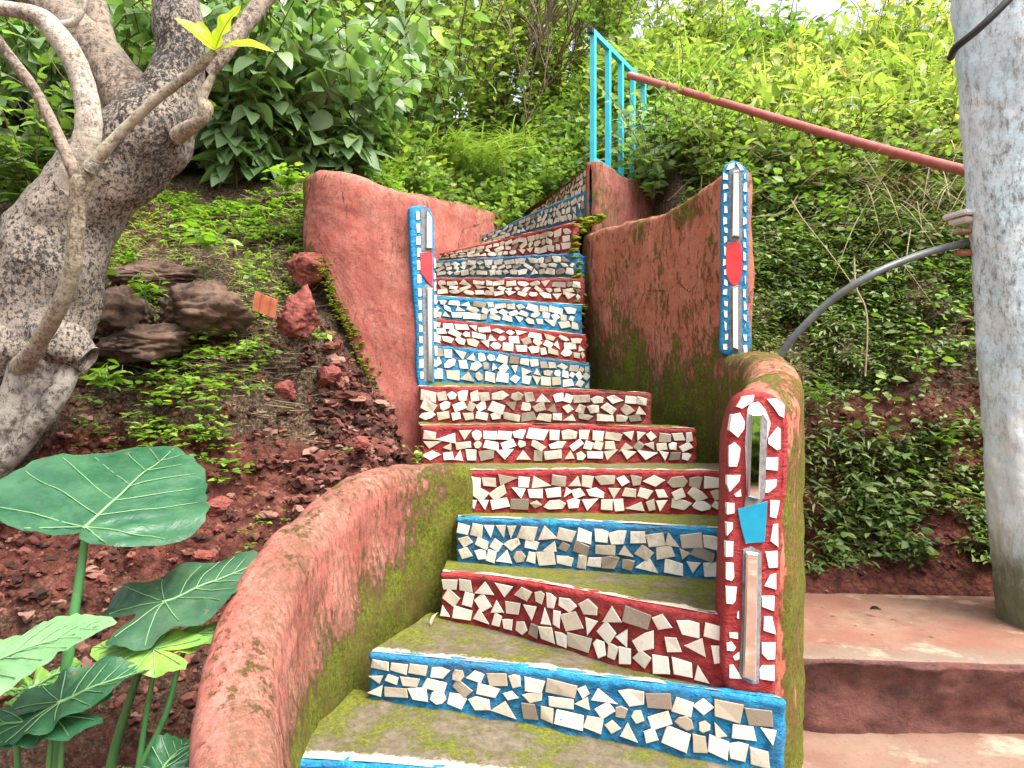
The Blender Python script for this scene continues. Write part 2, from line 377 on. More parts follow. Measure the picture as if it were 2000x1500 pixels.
M['ear_grey'] = bigleaf('elephant_ear_dull', (0.028, 0.085, 0.045), (0.07, 0.14, 0.075), (1.3, 1.6, 0.5))
M['ear_lite'] = bigleaf('elephant_ear_light', (0.12, 0.26, 0.11), (0.18, 0.34, 0.15), (1.3, 1.5, 0.5))
M['ear_yel'] = bigleaf('elephant_ear_new', (0.12, 0.28, 0.06), (0.24, 0.38, 0.06), (1.3, 1.3, 0.6))
M['vein'] = simple('pale_leaf_vein', (0.15, 0.27, 0.12), 0.5)
M['petiole'] = simple('leaf_stalk', (0.035, 0.14, 0.04), 0.4, 0, (0.07, 0.21, 0.06), 10)
# ------------------------------------------------------------------ ground sheet (hillside)
YK = np.array([-60, -3, 1.5, 2.4, 3.0, 3.4, 3.7, 4.0, 4.3, 4.6, 5.0, 5.5, 6.5, 8, 11, 16, 30, 90])
XK = np.array([-60, -3.0, -1.5, -1.05, -0.72, -0.4, 0.9, 1.25, 3.0, 60])
ZT = np.array([
 [-1.6,-1.6,-1.3,-1.2,-.45,-.10,.12,.45,.80,1.08,1.38,1.6,1.95,2.5,3.7,5,6,6],
 [-1.6,-1.6,-1.3,-1.2,-.55,-.10,.12,.45,.80,1.08,1.38,1.6,1.95,2.5,3.7,5,6,6],
 [-1.6,-1.6,-1.45,-1.2,-.72,-.24,.12,.48,.80,1.06,1.40,1.6,1.95,2.5,3.7,5,6,6],
 [-1.6,-1.6,-1.5,-1.25,-.80,-.36,.02,.44,.70,.92,1.20,1.45,1.8,2.4,3.6,5,6,6],
 [-1.6,-1.6,-1.55,-1.45,-.85,-.42,-.20,.0,.15,.30,.5,.8,1.45,2.2,3.5,5,6,6],
 [-1.6,-1.6,-1.6,-1.6,-1.3,-1.1,-.9,-.7,-.5,-.3,.0,.3,1.0,2.15,3.7,5.1,6,6],
 [-1.6,-1.6,-1.6,-1.6,-1.3,-1.2,-1.0,-.9,-.8,-.6,-.2,.6,1.7,2.7,4.2,5.5,6,6],
 [-1.6,-1.6,-1.5,-1.4,-1.15,-1.03,-.72,-.1,.35,.75,1.15,1.55,2.2,3.05,4.4,5.5,6,6],
 [-1.6,-1.6,-1.5,-1.4,-1.15,-1.03,-.66,.05,.52,.95,1.30,1.65,2.2,3.05,4.4,5.5,6,6],
 [-1.6,-1.6,-1.5,-1.4,-1.15,-1.03,-.66,.05,.52,.95,1.30,1.65,2.2,3.05,4.4,5.5,6,6]])
def ground(x, y):
    x = np.asarray(x, float); y = np.asarray(y, float)
    cols = np.stack([np.interp(y, YK, r) for r in ZT], 0)           # (nx, ...)
    xi = np.clip(np.searchsorted(XK, x) - 1, 0, len(XK) - 2)
    t = np.clip((x - XK[xi]) / (XK[xi + 1] - XK[xi]), 0, 1); t = t * t * (3 - 2 * t)
    idx = np.indices(x.shape)
    a = cols[(xi,) + tuple(idx)]; b = cols[(xi + 1,) + tuple(idx)]
    return a * (1 - t) + b * t
def vnoise(x, y, s, seed=0):                                        # numpy value noise
    X = x * s + seed * 17.3; Y = y * s + seed * 9.1
    xi = np.floor(X).astype(int); yi = np.floor(Y).astype(int); fx = X - xi; fy = Y - yi
    fx = fx * fx * (3 - 2 * fx); fy = fy * fy * (3 - 2 * fy)
    def h(a, b):
        n = (a * 374761393 + b * 668265263 + seed * 1274126177) & 0x7fffffff
        n = ((n ^ (n >> 13)) * 1274126177) & 0x7fffffff
        return ((n ^ (n >> 16)) & 0xffff) / 65535.0
    return (h(xi, yi) * (1 - fx) + h(xi + 1, yi) * fx) * (1 - fy) + (h(xi, yi + 1) * (1 - fx) + h(xi + 1, yi + 1) * fx) * fy - 0.5
def cells(x, y, s, seed=3):                                         # worley: clods and stones
    X = x * s; Y = y * s; xi = np.floor(X).astype(int); yi = np.floor(Y).astype(int)
    best = np.full(x.shape, 9.0); bh = np.zeros(x.shape)
    for dx in (-1, 0, 1):
        for dy in (-1, 0, 1):
            a = xi + dx; b = yi + dy
            n = (a * 374761393 + b * 668265263 + seed * 974126177) & 0x7fffffff
            n = ((n ^ (n >> 13)) * 1274126177) & 0x7fffffff
            px = a + (n & 0xfff) / 4095.0; py = b + ((n >> 12) & 0xfff) / 4095.0
            d = np.hypot(X - px, Y - py); k = d < best
            best = np.where(k, d, best); bh = np.where(k, ((n >> 5) & 0xff) / 255.0, bh)
    return best, bh
def axis(lo, hi, a, b, fine, grow=1.28):
    mid = list(np.arange(a, b, fine)); st = fine; v = b; up = []
    while v < hi: up.append(v); st *= grow; v += st
    up.append(hi); st = fine; v = a - fine; dn = []
    while v > lo: dn.append(v); st *= grow; v -= st
    dn.append(lo); return np.array(dn[::-1] + mid + up)
gx = axis(-60, 60, -2.6, 3.4, 0.0145); gy = axis(-60, 90, 2.2, 5.2, 0.0125)
GX, GY = np.meshgrid(gx, gy)
def ground_rough(x, y):
    z = ground(x, y)
    left = smoothstep(-0.35, -0.6, x) * smoothstep(5.2, 4.6, y) * smoothstep(1.4, 2.2, y)
    right = smoothstep(0.95, 1.2, x) * smoothstep(3.50, 3.62, y) * smoothstep(6, 5, y)
    wx = x + vnoise(x, y, 9, 21) * .05; wy = y + vnoise(x, y, 9, 22) * .05
    c1, h1 = cells(wx, wy, 7.5); c2, h2 = cells(wx, wy, 19, 8); c3, h3 = cells(wx, wy, 44, 5)
    rub = (0.55 + 0.5 * smoothstep(-.1, .3, vnoise(x, y, 2.1, 31)))
    d = (0.16 * vnoise(x, y, 2.3, 1) + 0.09 * vnoise(x, y, 5.5, 2) + 0.035 * vnoise(x, y, 14, 4)
         + (0.15 * (0.6 - c1) * h1 + 0.085 * (0.6 - c2) * h2 + 0.045 * (0.6 - c3) * h3) * rub + 0.012 * vnoise(x, y, 70, 6))
    dr = 0.20 * vnoise(x, y, 2.0, 11) + 0.10 * vnoise(x, y, 6, 12) + 0.03 * vnoise(x, y, 18, 13) + 0.025 * (0.6 - c2) * h2
    far = 0.5 * vnoise(x, y, 0.5, 14) * smoothstep(5, 9, y)
    return z + d * left + dr * right * 1.0 + far
GZ = ground_rough(GX, GY)
# undercut look of the banks: horizontal scooping pushes the steep parts back and forth
ny, nx = GX.shape
idx = np.arange(nx * ny).reshape(ny, nx)
Q = np.stack([idx[:-1, :-1], idx[:-1, 1:], idx[1:, 1:], idx[1:, :-1]], -1).reshape(-1, 4)
wob = 0.10 * vnoise(GX * 1.0, GZ * 2.2, 3.0, 41) + 0.045 * vnoise(GX, GZ * 1.6, 11, 42) + 0.02 * vnoise(GX, GZ, 30, 43)
mask_near = smoothstep(2.3, 2.9, GY) * smoothstep(5.2, 4.6, GY) * (smoothstep(-.45, -.75, GX) * 0.7 + smoothstep(1.1, 1.3, GX) * smoothstep(3.5, 3.7, GY))
GYd = GY + wob * mask_near
hum = np.clip(smoothstep(3.35, 3.75, GY) * smoothstep(-0.3, -0.62, GX) * 0.46 + vnoise(GX, GY, 1.8, 50) * 0.35 + smoothstep(4.6, 5.5, GY) * .5
              + smoothstep(1.0, 1.3, GX) * (smoothstep(-.35, .25, GZ) * 0.42 + 0.02), 0, 1) * 1.0
hum += 0.25 * smoothstep(3.2, 2.6, GY) * smoothstep(-.5, -.8, GX) + 0.40 * smoothstep(.35, .1, GZ) * smoothstep(-.35, -.15, GZ) * smoothstep(-.5, -.8, GX)
grn = smoothstep(3.9, 4.15, GY) * smoothstep(-.5, -.7, GX) * 0.24 + smoothstep(4.8, 5.2, GY) * .2 + vnoise(GX, GY, 2.4, 60) * .25
g = npmesh('hillside_ground', np.stack([GX, GYd, GZ], -1).reshape(-1, 3), Q, M['soil'], attrs={'humus': hum.ravel(), 'green': grn.ravel()})
tag(g, kind='structure')

# lower path in front of everything, and the terrace with its step
def sheet(name, x0, x1, y0, y1, zf, nx_, ny_, m, kind='structure', edgef=None):
    xs = np.linspace(x0, x1, nx_); ys = np.linspace(y0, y1, ny_); A, B = np.meshgrid(xs, ys)
    Z = zf(A, B); ii = np.arange(nx_ * ny_).reshape(ny_, nx_)
    q = np.stack([ii[:-1, :-1], ii[:-1, 1:], ii[1:, 1:], ii[1:, :-1]], -1).reshape(-1, 4)
    e = edgef(A, B) if edgef is not None else np.ones_like(A)
    return tag(npmesh(name, np.stack([A, B, Z], -1).reshape(-1, 3), q, m, attrs={'edge': e.ravel()}), kind=kind)
sheet('path', -6, 9, -9, 2.72, lambda a, b: -1.245 - .02 * smoothstep(2, 0, b) + .012 * vnoise(a, b, 3, 5) + .004 * vnoise(a, b, 20, 6), 260, 200, M['terrace'],
      edgef=lambda a, b: .35 + smoothstep(2.4, 1.2, b) * .5 + vnoise(a, b, .8, 3) * .5)
def terrace():
    xs = np.linspace(0.9, 6.5, 300)
    front = 2.62 - 0.05 * (xs - 1) + 0.02 * vnoise(xs, xs * 0, 4, 2) + 0.006 * vnoise(xs, xs * 0, 25, 3)
    prof = []   # (y offset behind the front line, z, zone)
    for t in np.linspace(0, 1, 26): prof.append((0.035 * (1 - t) + 0.02 * math.sin(t * 3.1), -1.275 + t * .285, 0, t))
    for a in np.linspace(0.15, 1, 5) * math.pi / 2: prof.append((0.0 + .022 * (1 - math.cos(a)), -.99 + .022 * math.sin(a), 1, 1))
    for t in np.linspace(0.02, 1, 60): prof.append((.022 + t * 1.22, -.968 - .006 * t, 1, t))
    V = []; E = []; q = []; fm = []
    for k, (dy, z, zone, t) in enumerate(prof):
        n1 = vnoise(xs, np.full_like(xs, z * 1.2), 6, 7) * .03 + vnoise(xs, np.full_like(xs, z), 16, 8) * .018 + vnoise(xs, np.full_like(xs, z), 45, 9) * .008
        yy = front + dy + (n1 if zone == 0 else 0)
        zz = np.full_like(xs, z) + (0.012 * vnoise(xs, yy, 2.5, 9) + .004 * vnoise(xs, yy, 15, 10) if zone else 0) - .012 * (xs - 1)
        V.append(np.stack([xs, yy, zz], -1)); E.append(np.full_like(xs, min(1, dy * 2.2 + .05)) if zone else np.zeros_like(xs))
        if k < len(prof) - 1: fm += [0 if (zone == 0 or k < 28) else 1] * (len(xs) - 1)
    V = np.concatenate(V); E = np.concatenate(E); n = len(xs)
    ii = np.arange(len(V)).reshape(-1, n)
    q = np.stack([ii[:-1, :-1], ii[:-1, 1:], ii[1:, 1:], ii[1:, :-1]], -1).reshape(-1, 4)
    tag(npmesh('terrace', V, q, [M['face'], M['terrace']], attrs={'edge': E}, fmat=fm), kind='structure')
terrace()

# ------------------------------------------------------------------ staircase
def gather(u_pts):
    """(u, vtop, vbot, D) -> list of (x, y, ztop, zbot)"""
    r = []
    for u, vt, vb, D in u_pts:
        r.append(((u - 1000) / F * D, D, (750 - vt) / F * D, (750 - vb) / F * D))
    return r
STEPS = [
 ('blue', [(540,1482,1640,2.09),(800,1500,1660,2.03),(1100,1530,1690,2.0),(1400,1565,1730,1.97),(1570,1590,1750,1.95)]),
 ('blue', [(716,1275,1362,2.40),(850,1288,1385,2.34),(1000,1303,1410,2.29),(1150,1322,1440,2.24),(1300,1340,1470,2.18),(1420,1355,1495,2.14),(1528,1368,1522,2.10)]),
 ('red', [(856,1118,1207,2.76),(950,1125,1227,2.68),(1050,1140,1257,2.55),(1200,1168,1302,2.38),(1320,1190,1333,2.27),(1410,1205,1349,2.21),(1490,1213,1360,2.185)]),
 ('blue', [(888,1010,1100,2.97),(1000,1015,1108,2.92),(1150,1020,1118,2.84),(1300,1028,1128,2.78),(1465,1037,1138,2.72)]),
 ('red', [(909,920,1004,3.15),(1160,918,1004,3.12),(1460,922,1009,3.08)]),
 ('red', [(820,832,906,3.45),(1100,830,906,3.47),(1358,838,907,3.45)]),
 ('red', [(815,755,826,3.80),(1050,758,829,3.75),(1269,768,831,3.65)]),
 ('blue', [(838,671,746,3.98),(1000,690,754,4.25),(1153,711,764,4.6)]),
 ('red', [(838,620,672,4.3),(1000,638,691,4.5),(1145,655,708,4.7)]),
 ('blue', [(832,577,622,4.6),(1000,587,635,4.68),(1136,596,652,4.75)]),
 ('red', [(830,542,578,4.95),(1000,543,584,4.88),(1138,543,594,4.8)]),
 ('blue', [(828,510,542,5.35),(1000,500,542,5.1),(1125,493,542,4.87)]),
 ('red', [(818,502,514,5.9),(900,486,506,5.65),(1000,462,504,5.4),(1120,434,494,4.92)]),
 ('blue', [(895,478,490,6.6),(960,452,476,6.3),(1040,416,452,5.9),(1144,372,430,5.15)]),
 ('red', [(1000,440,470,6.9),(1075,383,412,6.1),(1151,321,377,5.25)]),
]
# how far the tread runs sideways past the riser behind it (left, right), metres
EXT = {0:(.06,.02),1:(.05,.0),2:(.05,.10),3:(.05,.12),4:(.05,.22),5:(.0,.10),6:(.0,.10)}
stair = empty('staircase', (0.3, 2.0, -1.1), 'winding staircase whose risers are set with broken white tiles in alternating red and blue paint', 'staircase')
stair_pos = Vector(stair.location)
def resample_line(r, step=0.012):
    A = catmull(r, step); return A
def wob1(i, s, z): return 0.006 * nz(s * 1.0 + i * 9.1, z * 1.5, i, 5, 4) + 0.004 * nz(s, z * 1.6, i + 5, 17, 3)
def shards2d(L, H, wmin, wmax, rows, seed, margin=0.012, skip=None):
    """irregular broken pieces in rows, tops aligned to the riser's top edge"""
    R = random.Random(seed); out = []
    ys = []; rem = H - 2 * margin; hs = [R.uniform(.85, 1.15) for _ in range(rows)]; t = sum(hs); acc = margin
    for h in hs: ys.append((acc, acc + rem * h / t)); acc += rem * h / t
    for ri, (a, b) in enumerate(ys):
        x = margin * R.uniform(.6, 1.3); h = b - a
        while x < L - wmin * .6 - margin:
            w_ = min(R.uniform(wmin, wmax), L - margin - x)
            gap = R.uniform(.04, .15) * w_
            cx, cy = x + w_ / 2, (a + b) / 2 + R.uniform(-.07, .07) * h
            hw, hh = (w_ - gap) / 2, h / 2 * R.uniform(.80, 1.0)
            k = R.random(); first_last = ri in (0, rows - 1)
            if k < .48: n = 4; pts = [(-1, -1), (1, -1), (1, 1), (-1, 1)]; j = .34
            elif k < .66:
                pts = [(-1, 1), (1, 1), (R.uniform(-.7, .7), -1)] if R.random() < .5 else [(-1, -1), (1, -1), (R.uniform(-.7, .7), 1)]; j = .15
            elif k < .84: pts = [(-1, -.7), (-.1, -1), (1, -.8), (.9, .7), (-.5, 1)]; j = .22
            elif k < .93:
                m = R.choice([5, 6, 7]); pts = [(math.cos(q * 2 * math.pi / m), math.sin(q * 2 * math.pi / m)) for q in range(m)]; j = .22
            else: pts = [(-1, -.3), (.1, -1), (1, .2), (-.2, 1)]; j = .18
            rot = R.uniform(-.22, .22) if first_last else R.uniform(-.7, .7)
            if R.random() < .5: pts = [(-p, q) for p, q in pts][::-1]
            sc = 1.0 if first_last else .92
            c, s = math.cos(rot), math.sin(rot); poly = []
            for p, q in pts:
                p += R.uniform(-j, j) * .9; q += R.uniform(-j, j) * .9
                p = max(-1.05, min(1.05, p)); q = max(-1.05, min(1.05, q))
                X, Y = p * hw * sc, q * hh * sc
                poly.append((min(max(cx + X * c - Y * s, .006), L - .006), min(max(cy + X * s + Y * c, .006), H - .006)))
            if skip is None or not skip(cx, cy): out.append((poly, R.random()))
            x += w_
    return out
def shard_mesh(name, shards, mapf, parent, off=0.0028, dirt=None, mats=None, inset=.0012, sub=0.0):
    """mapf(a, b) -> (point, normal). Each shard a thin bevelled prism set in the paint."""
    V, Fc, rn, dt = [], [], [], []
    for poly, r in shards:
        n = len(poly); cx = sum(p[0] for p in poly) / n; cy = sum(p[1] for p in poly) / n
        base = len(V); tilt = (random.uniform(-.03, .03), random.uniform(-.03, .03))
        for lev, (o, ins) in enumerate(((-.005, -.0024), (.0010, -.0020), (off - .0008, 0), (off, inset))):
            for x, y in poly:
                dx, dy = x - cx, y - cy; d = math.hypot(dx, dy) + 1e-6; k = max(0, 1 - ins / d)
                p, nm = mapf(cx + dx * k, cy + dy * k)
                oo = o + (dx * tilt[0] + dy * tilt[1] if lev else 0)
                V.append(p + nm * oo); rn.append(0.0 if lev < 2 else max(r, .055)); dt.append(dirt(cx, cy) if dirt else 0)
        for l in (0, 1, 2):
            for q in range(n):
                a = base + l * n + q; b = base + l * n + (q + 1) % n
                Fc.append((a, b, b + n, a + n))
        Fc.append(tuple(base + 3 * n + q for q in range(n)))
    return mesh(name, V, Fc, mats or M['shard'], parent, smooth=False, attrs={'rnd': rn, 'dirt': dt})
DIRT = {11: .10, 10: .0, 7: .03, 12: .0, 13: .0, 9: -.04, 3: .0, 1: -.04, 0: -.05, 2: -.06, 4: -.12, 5: -.06, 6: .0, 8: -.02, 14: .02}
step_lines = [resample_line(gather(p)) for _, p in STEPS]
step_labels = ['blue step at the very bottom of the picture', 'lowest full blue step with a grey cement lip', 'bowed red step at the foot of the tall pillar']
for i, (colr, pts) in enumerate(STEPS):
    A = step_lines[i]; n = len(A); pm = M[colr]
    far_i = i >= 7
    # plan normals (towards the viewer)
    T = np.gradient(A[:, :2], axis=0); T /= np.linalg.norm(T, axis=1)[:, None]
    N = np.stack([T[:, 1], -T[:, 0]], 1)
    rnose = 0.013
    back = 0.22 if i < 12 else .03
    # path with returned ends: list of (x, y, nx, ny, zt, zb, s)
    path = []
    s = np.r_[0, np.cumsum(np.linalg.norm(np.diff(A[:, :2], axis=0), axis=1))]; L = s[-1]
    rc = .018
    k0 = int(np.searchsorted(s, rc)); k1 = int(np.searchsorted(s, L - rc))
    def corner(end):
        k = 0 if end == 0 else n - 1
        t = T[k] * (-1 if end == 0 else 1); nn = N[k]; kk = k0 if end == 0 else k1
        c = np.array([A[kk, 0], A[kk, 1]]) - nn * rc; res = []
        for j in range(1, 6):
            a = j / 5 * math.pi / 2; d = nn * math.cos(a) + t * math.sin(a)
            res.append((c[0] + d[0] * rc, c[1] + d[1] * rc, d[0], d[1], A[k, 2], A[k, 3]))
        for q in np.linspace(.02, back, 8):
            res.append((c[0] + t[0] * rc - nn[0] * q, c[1] + t[1] * rc - nn[1] * q, t[0], t[1], A[k, 2] - (.05 * min(1, q / .06) if i <= 4 else 0), A[k, 3]))
        return res
    path += corner(0)[::-1]
    for k in range(k0, k1 + 1): path.append((A[k, 0], A[k, 1], N[k, 0], N[k, 1], A[k, 2], A[k, 3]))
    path += corner(1)
    V, Fc, att = [], [], []
    nv = 17
    for (x, y, nx_, ny_, zt, zb) in path:
        H = zt - zb
        for j in range(nv + 6):
            if j <= nv:
                z = zb - .03 + (H + .03 - rnose) * j / nv; o = wob1(i, x * 1.0 + y * .6, z)
                lip = 0.005 * smoothstep(.035, .0, zt - z) + .004 * nz(x * 2, y * 2, i, 9)
                o += .0046 * nz(x * 1.0, y + i, z * 1.7, 30, 3) - .0004
                V.append((x + nx_ * (o + lip), y + ny_ * (o + lip), z))
            else:
                a = (j - nv) / 3 * math.pi / 2
                if j - nv <= 3:
                    o = wob1(i, x + y * .6, z) + lip - rnose * (1 - math.cos(a)); zz = zt - rnose + rnose * math.sin(a)
                else:
                    o = -rnose - .010 * (j - nv - 3); zz = zt + .001
                zz += 0.0045 * nz(x * 3, y * 3, i * 2, 6)
                V.append((x + nx_ * o, y + ny_ * o, zz))
            att.append(DIRT[i] + .03)
    m_ = nv + 6; Pn = len(path)
    for a in range(Pn - 1):
        for b in range(m_ - 1):
            q = a * m_ + b; Fc.append((q, q + m_, q + m_ + 1, q + 1))
    st = mesh('step', V, Fc, pm, stair, attrs={'dirt': att})
    tag(st, label=('blue' if colr == 'blue' else 'red') + ' painted step')
    # tread from behind the nose to the next riser
    if i < 14:
        B = step_lines[i + 1]; tt = np.linspace(0, 1, 90)
        fa = np.stack([np.interp(tt * L, s, A[:, k]) for k in range(4)], 1)
        sb = np.r_[0, np.cumsum(np.linalg.norm(np.diff(B[:, :2], axis=0), axis=1))]
        fb = np.stack([np.interp(tt * sb[-1], sb, B[:, k]) for k in range(4)], 1)
        eL, eR = EXT.get(i, (.05, .05))
        dl = fb[0, :2] - fb[3, :2]; dl /= np.linalg.norm(dl); dr = fb[-1, :2] - fb[-4, :2]; dr /= np.linalg.norm(dr)
        wl = np.clip(1 - tt * 4, 0, 1)[:, None]; wr = np.clip(1 - (1 - tt) * 4, 0, 1)[:, None]
        fb[:, :2] += dl * eL * wl + dr * eR * wr
        tl = fa[0, :2] - fa[3, :2]; tl /= np.linalg.norm(tl); tr_ = fa[-1, :2] - fa[-4, :2]; tr_ /= np.linalg.norm(tr_)
        
        if i < 5: fa[:, :2] -= tl * .012 * wl
        Nf = np.array([np.interp(tt * L, s, N[:, 0]), np.interp(tt * L, s, N[:, 1])]).T
        V, Fc, ea, mo = [], [], [], []
        nr = 22
        for r in range(nr + 1):
            q = r / nr
            for c in range(90):
                a = fa[c, :2] - Nf[c] * .011; b = fb[c, :2] + (fb[c, :2] - fa[c, :2]) * 0 ; bb = b - Nf[c] * .04
                p = a * (1 - q) + bb * q
                z = fa[c, 2] * (1 - q) + fb[c, 3] * q + .0025 + .006 * nz(p[0], p[1], i, 8, 4) * (1 if 0 < r else .3)
                d = np.linalg.norm(p - a)
                V.append((p[0], p[1], z)); ea.append(d)
                dl_ = min(c / 90 * L, 1); dist_back = np.linalg.norm(bb - p)
                # moss thickest along the wall side and under the next riser
                mval = .20 * math.exp(-dl_ / .10) + .16 * math.exp(-dist_back / .05)
                mval += (.03 if i == 0 else .06 if i == 1 else .17)
                mo.append(mval)
        for r in range(nr):
            for c in range(89):
                q = r * 90 + c; Fc.append((q, q + 1, q + 91, q + 90))
        mesh('tread', V, Fc, M['tread'], st, attrs={'edge': ea, 'moss': mo})
    else:   # top landing
        pts_ = [(A[0, 0], A[0, 1]), (A[-1, 0], A[-1, 1]), (1.15, 5.95), (.95, 6.4), (.2, 7.0)]
        z = float(A[:, 2].mean()) + .002
        V = [(x, y, z - .005) for x, y in pts_] + [(x, y, z - .35) for x, y in pts_]
        Fc = [(0, 1, 2, 3, 4)] + [(k, (k + 1) % 5, (k + 1) % 5 + 5, k + 5) for k in range(1, 5)]
        mesh('landing', V, Fc, M['tread'], st, smooth=False, attrs={'edge': [.3] * 10, 'moss': [.05] * 10})
    # broken tile pieces
    def mapf(a, b, A=A, s=s, N=N, L=L, i=i):
        a = min(max(a, 0), L); q = [np.interp(a, s, A[:, k]) for k in range(4)]
        nn = (np.interp(a, s, N[:, 0]), np.interp(a, s, N[:, 1]))
        fr = b
        z = q[2] - .009 - fr * (q[2] - q[3] - .015) / Hm
        o = wob1(i, q[0] + q[1] * .6, z) + .0045 + .005 * float(smoothstep(.035, .0, q[2] - z))
        return Vector((q[0] + nn[0] * o, q[1] + nn[1] * o, z)), Vector((nn[0], nn[1], 0))
    Hm = float(np.mean(A[:, 2] - A[:, 3]))
    rows = {0: 3, 1: 3, 2: 3, 3: 3, 4: 3, 5: 3, 6: 3, 7: 3, 8: 3, 9: 3, 10: 3, 11: 3, 12: 3, 13: 3, 14: 3}[i]
    skip = None
    if i in (2,): skip = lambda a, b, L=L: a > L - .115
    if i in (3, 4): skip = lambda a, b, L=L: a > L - .03
    wr = {0: (.04, .10), 1: (.040, .10), 2: (.036, .095), 3: (.04, .10), 4: (.04, .10)}.get(i, (.044, .10))
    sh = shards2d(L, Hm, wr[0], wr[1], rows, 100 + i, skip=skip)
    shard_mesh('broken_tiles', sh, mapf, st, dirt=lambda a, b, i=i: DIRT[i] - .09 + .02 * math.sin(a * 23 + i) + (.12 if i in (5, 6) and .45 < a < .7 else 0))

# ------------------------------------------------------------------ plastered walls
def wall(name, pts, label, cat, step=.02, mats=None, parent_loc=None, power=2.6, inner_flare=0.0, capr=True, vstep=.022):
    """pts: (x, y, ztop, zbot, half thickness, floor height for moss)."""
    A = catmull(pts, step); n = len(A)
    T = np.gradient(A[:, :2], axis=0); T /= np.linalg.norm(T, axis=1)[:, None]
    N = np.stack([T[:, 1], -T[:, 0]], 1)
    ncap = 9; rings = []
    for k in range(n):
        rings.append((A[k, :2], N[k], A[k, 2:], 1.0, 0.0))
    def capring(k, sgn):
        out = []
        for j in range(1, ncap + 1):
            a = j / ncap * math.pi / 2; f = math.cos(a) ** 0.8 if j < ncap else 0.02
            out.append((A[k, :2] + sgn * T[k] * A[k, 4] * math.sin(a), N[k], A[k, 2:], max(f, .02), A[k, 4] * (1 - math.cos(a)) * .7))
        return out
    if capr: rings = capring(0, -1)[::-1] + rings + capring(n - 1, 1)
    nvs = int(max(A[:, 2] - A[:, 3]) / vstep); nt = 14
    V, Fc, mo, gr = [], [], [], []
    for (c, nn, (zt, zb, h, zf), f, drop) in rings:
        zt = zt - drop
        prof = []
        for j in range(nvs): prof.append((1.0, zb + (zt - h - zb) * j / nvs))
        for j in range(nt + 1):
            a = j / nt * math.pi
            cx = math.copysign(abs(math.cos(a)) ** (2 / power), math.cos(a)); cz = abs(math.sin(a)) ** (2 / power)
            prof.append((cx, zt - h + h * cz))
        for j in range(nvs - 1, -1, -1): prof.append((-1.0, zb + (zt - h - zb) * j / nvs))
        for ox, z in prof:
            hh = h * f
            fl = 0
            if ox > 0 and inner_flare: fl = inner_flare * smoothstep(.28, 0, z - zf)
            p = Vector((c[0] + nn[0] * (ox * hh + fl), c[1] + nn[1] * (ox * hh + fl), z))
            d = 0.014 * nz(p.x, p.y, p.z, 2.6, 3) + .007 * nz(p.x, p.y, p.z, 9, 3) + .0025 * nz(p.x, p.y, p.z, 32, 2)
            p.x += nn[0] * d * (1 if ox > 0 else -1); p.y += nn[1] * d * (1 if ox > 0 else -1)
            if abs(ox) < .9: p.z += d
            V.append(p)
            m = .0
            if ox > -.2: m = .62 * math.exp(-max(0, z - zf) / .085) + .08 * math.exp(-max(0, z - zf) / .5) - .04
            if -.95 < ox < .6: m = max(m, .02)
            mo.append(m); gr.append(.35 + .25 * nz(p.x, p.y, p.z * .5, 1.7, 2) + (.22 if abs(ox) < .95 else 0) + .75 * math.exp(-max(0, z - zf) / .32) * (ox > 0))
    mp = nvs * 2 + nt + 1
    for a in range(len(rings) - 1):
        for b in range(mp - 1):
            q = a * mp + b; Fc.append((q, q + 1, q + mp + 1, q + mp))
    return A, V, Fc, mo, gr
def build_wall(name, pts, label, cat, base, attr_fn=None, mat=None, **kw):
    A, V, Fc, mo, gr = wall(name, pts, label, cat, **kw)
    if attr_fn: mo = [attr_fn(Vector(v), m) for v, m in zip(V, mo)]
    e = empty(name, base, label, cat)
    b = mesh('wall_body', V, Fc, mat or M['plaster'], e, attrs={'moss': mo, 'grime': gr})
    return e, b
# lower left curling parapet
WC = [(-.50,1.35,-.98,-1.8,.095,-1.25),(-.60,1.6,-.84,-1.8,.10,-1.2),(-.69,1.85,-.73,-1.8,.10,-1.1),(-.725,2.05,-.61,-1.8,.098,-1.05),(-.70,2.32,-.47,-1.7,.092,-1.0),
      (-.63,2.62,-.375,-1.6,.09,-.90),(-.53,2.88,-.345,-1.5,.085,-.80),(-.42,3.05,-.338,-1.4,.08,-.70),(-.30,3.15,-.338,-1.2,.072,-.58),(-.235,3.17,-.345,-1.2,.065,-.50)]
def moss_c(v, m):
    # green creeps up where the wall meets the steps
    k = math.exp(-max(0.0, (-.24 - v.x)) / .10) * .40 if v.y > 2.6 else 0
    return m + k
build_wall('curved_parapet_wall', WC, 'low pink rounded parapet wall curling down the left side of the lowest steps', 'wall', (-.65, 2.2, -1.3), attr_fn=moss_c, inner_flare=.03, power=2.3)
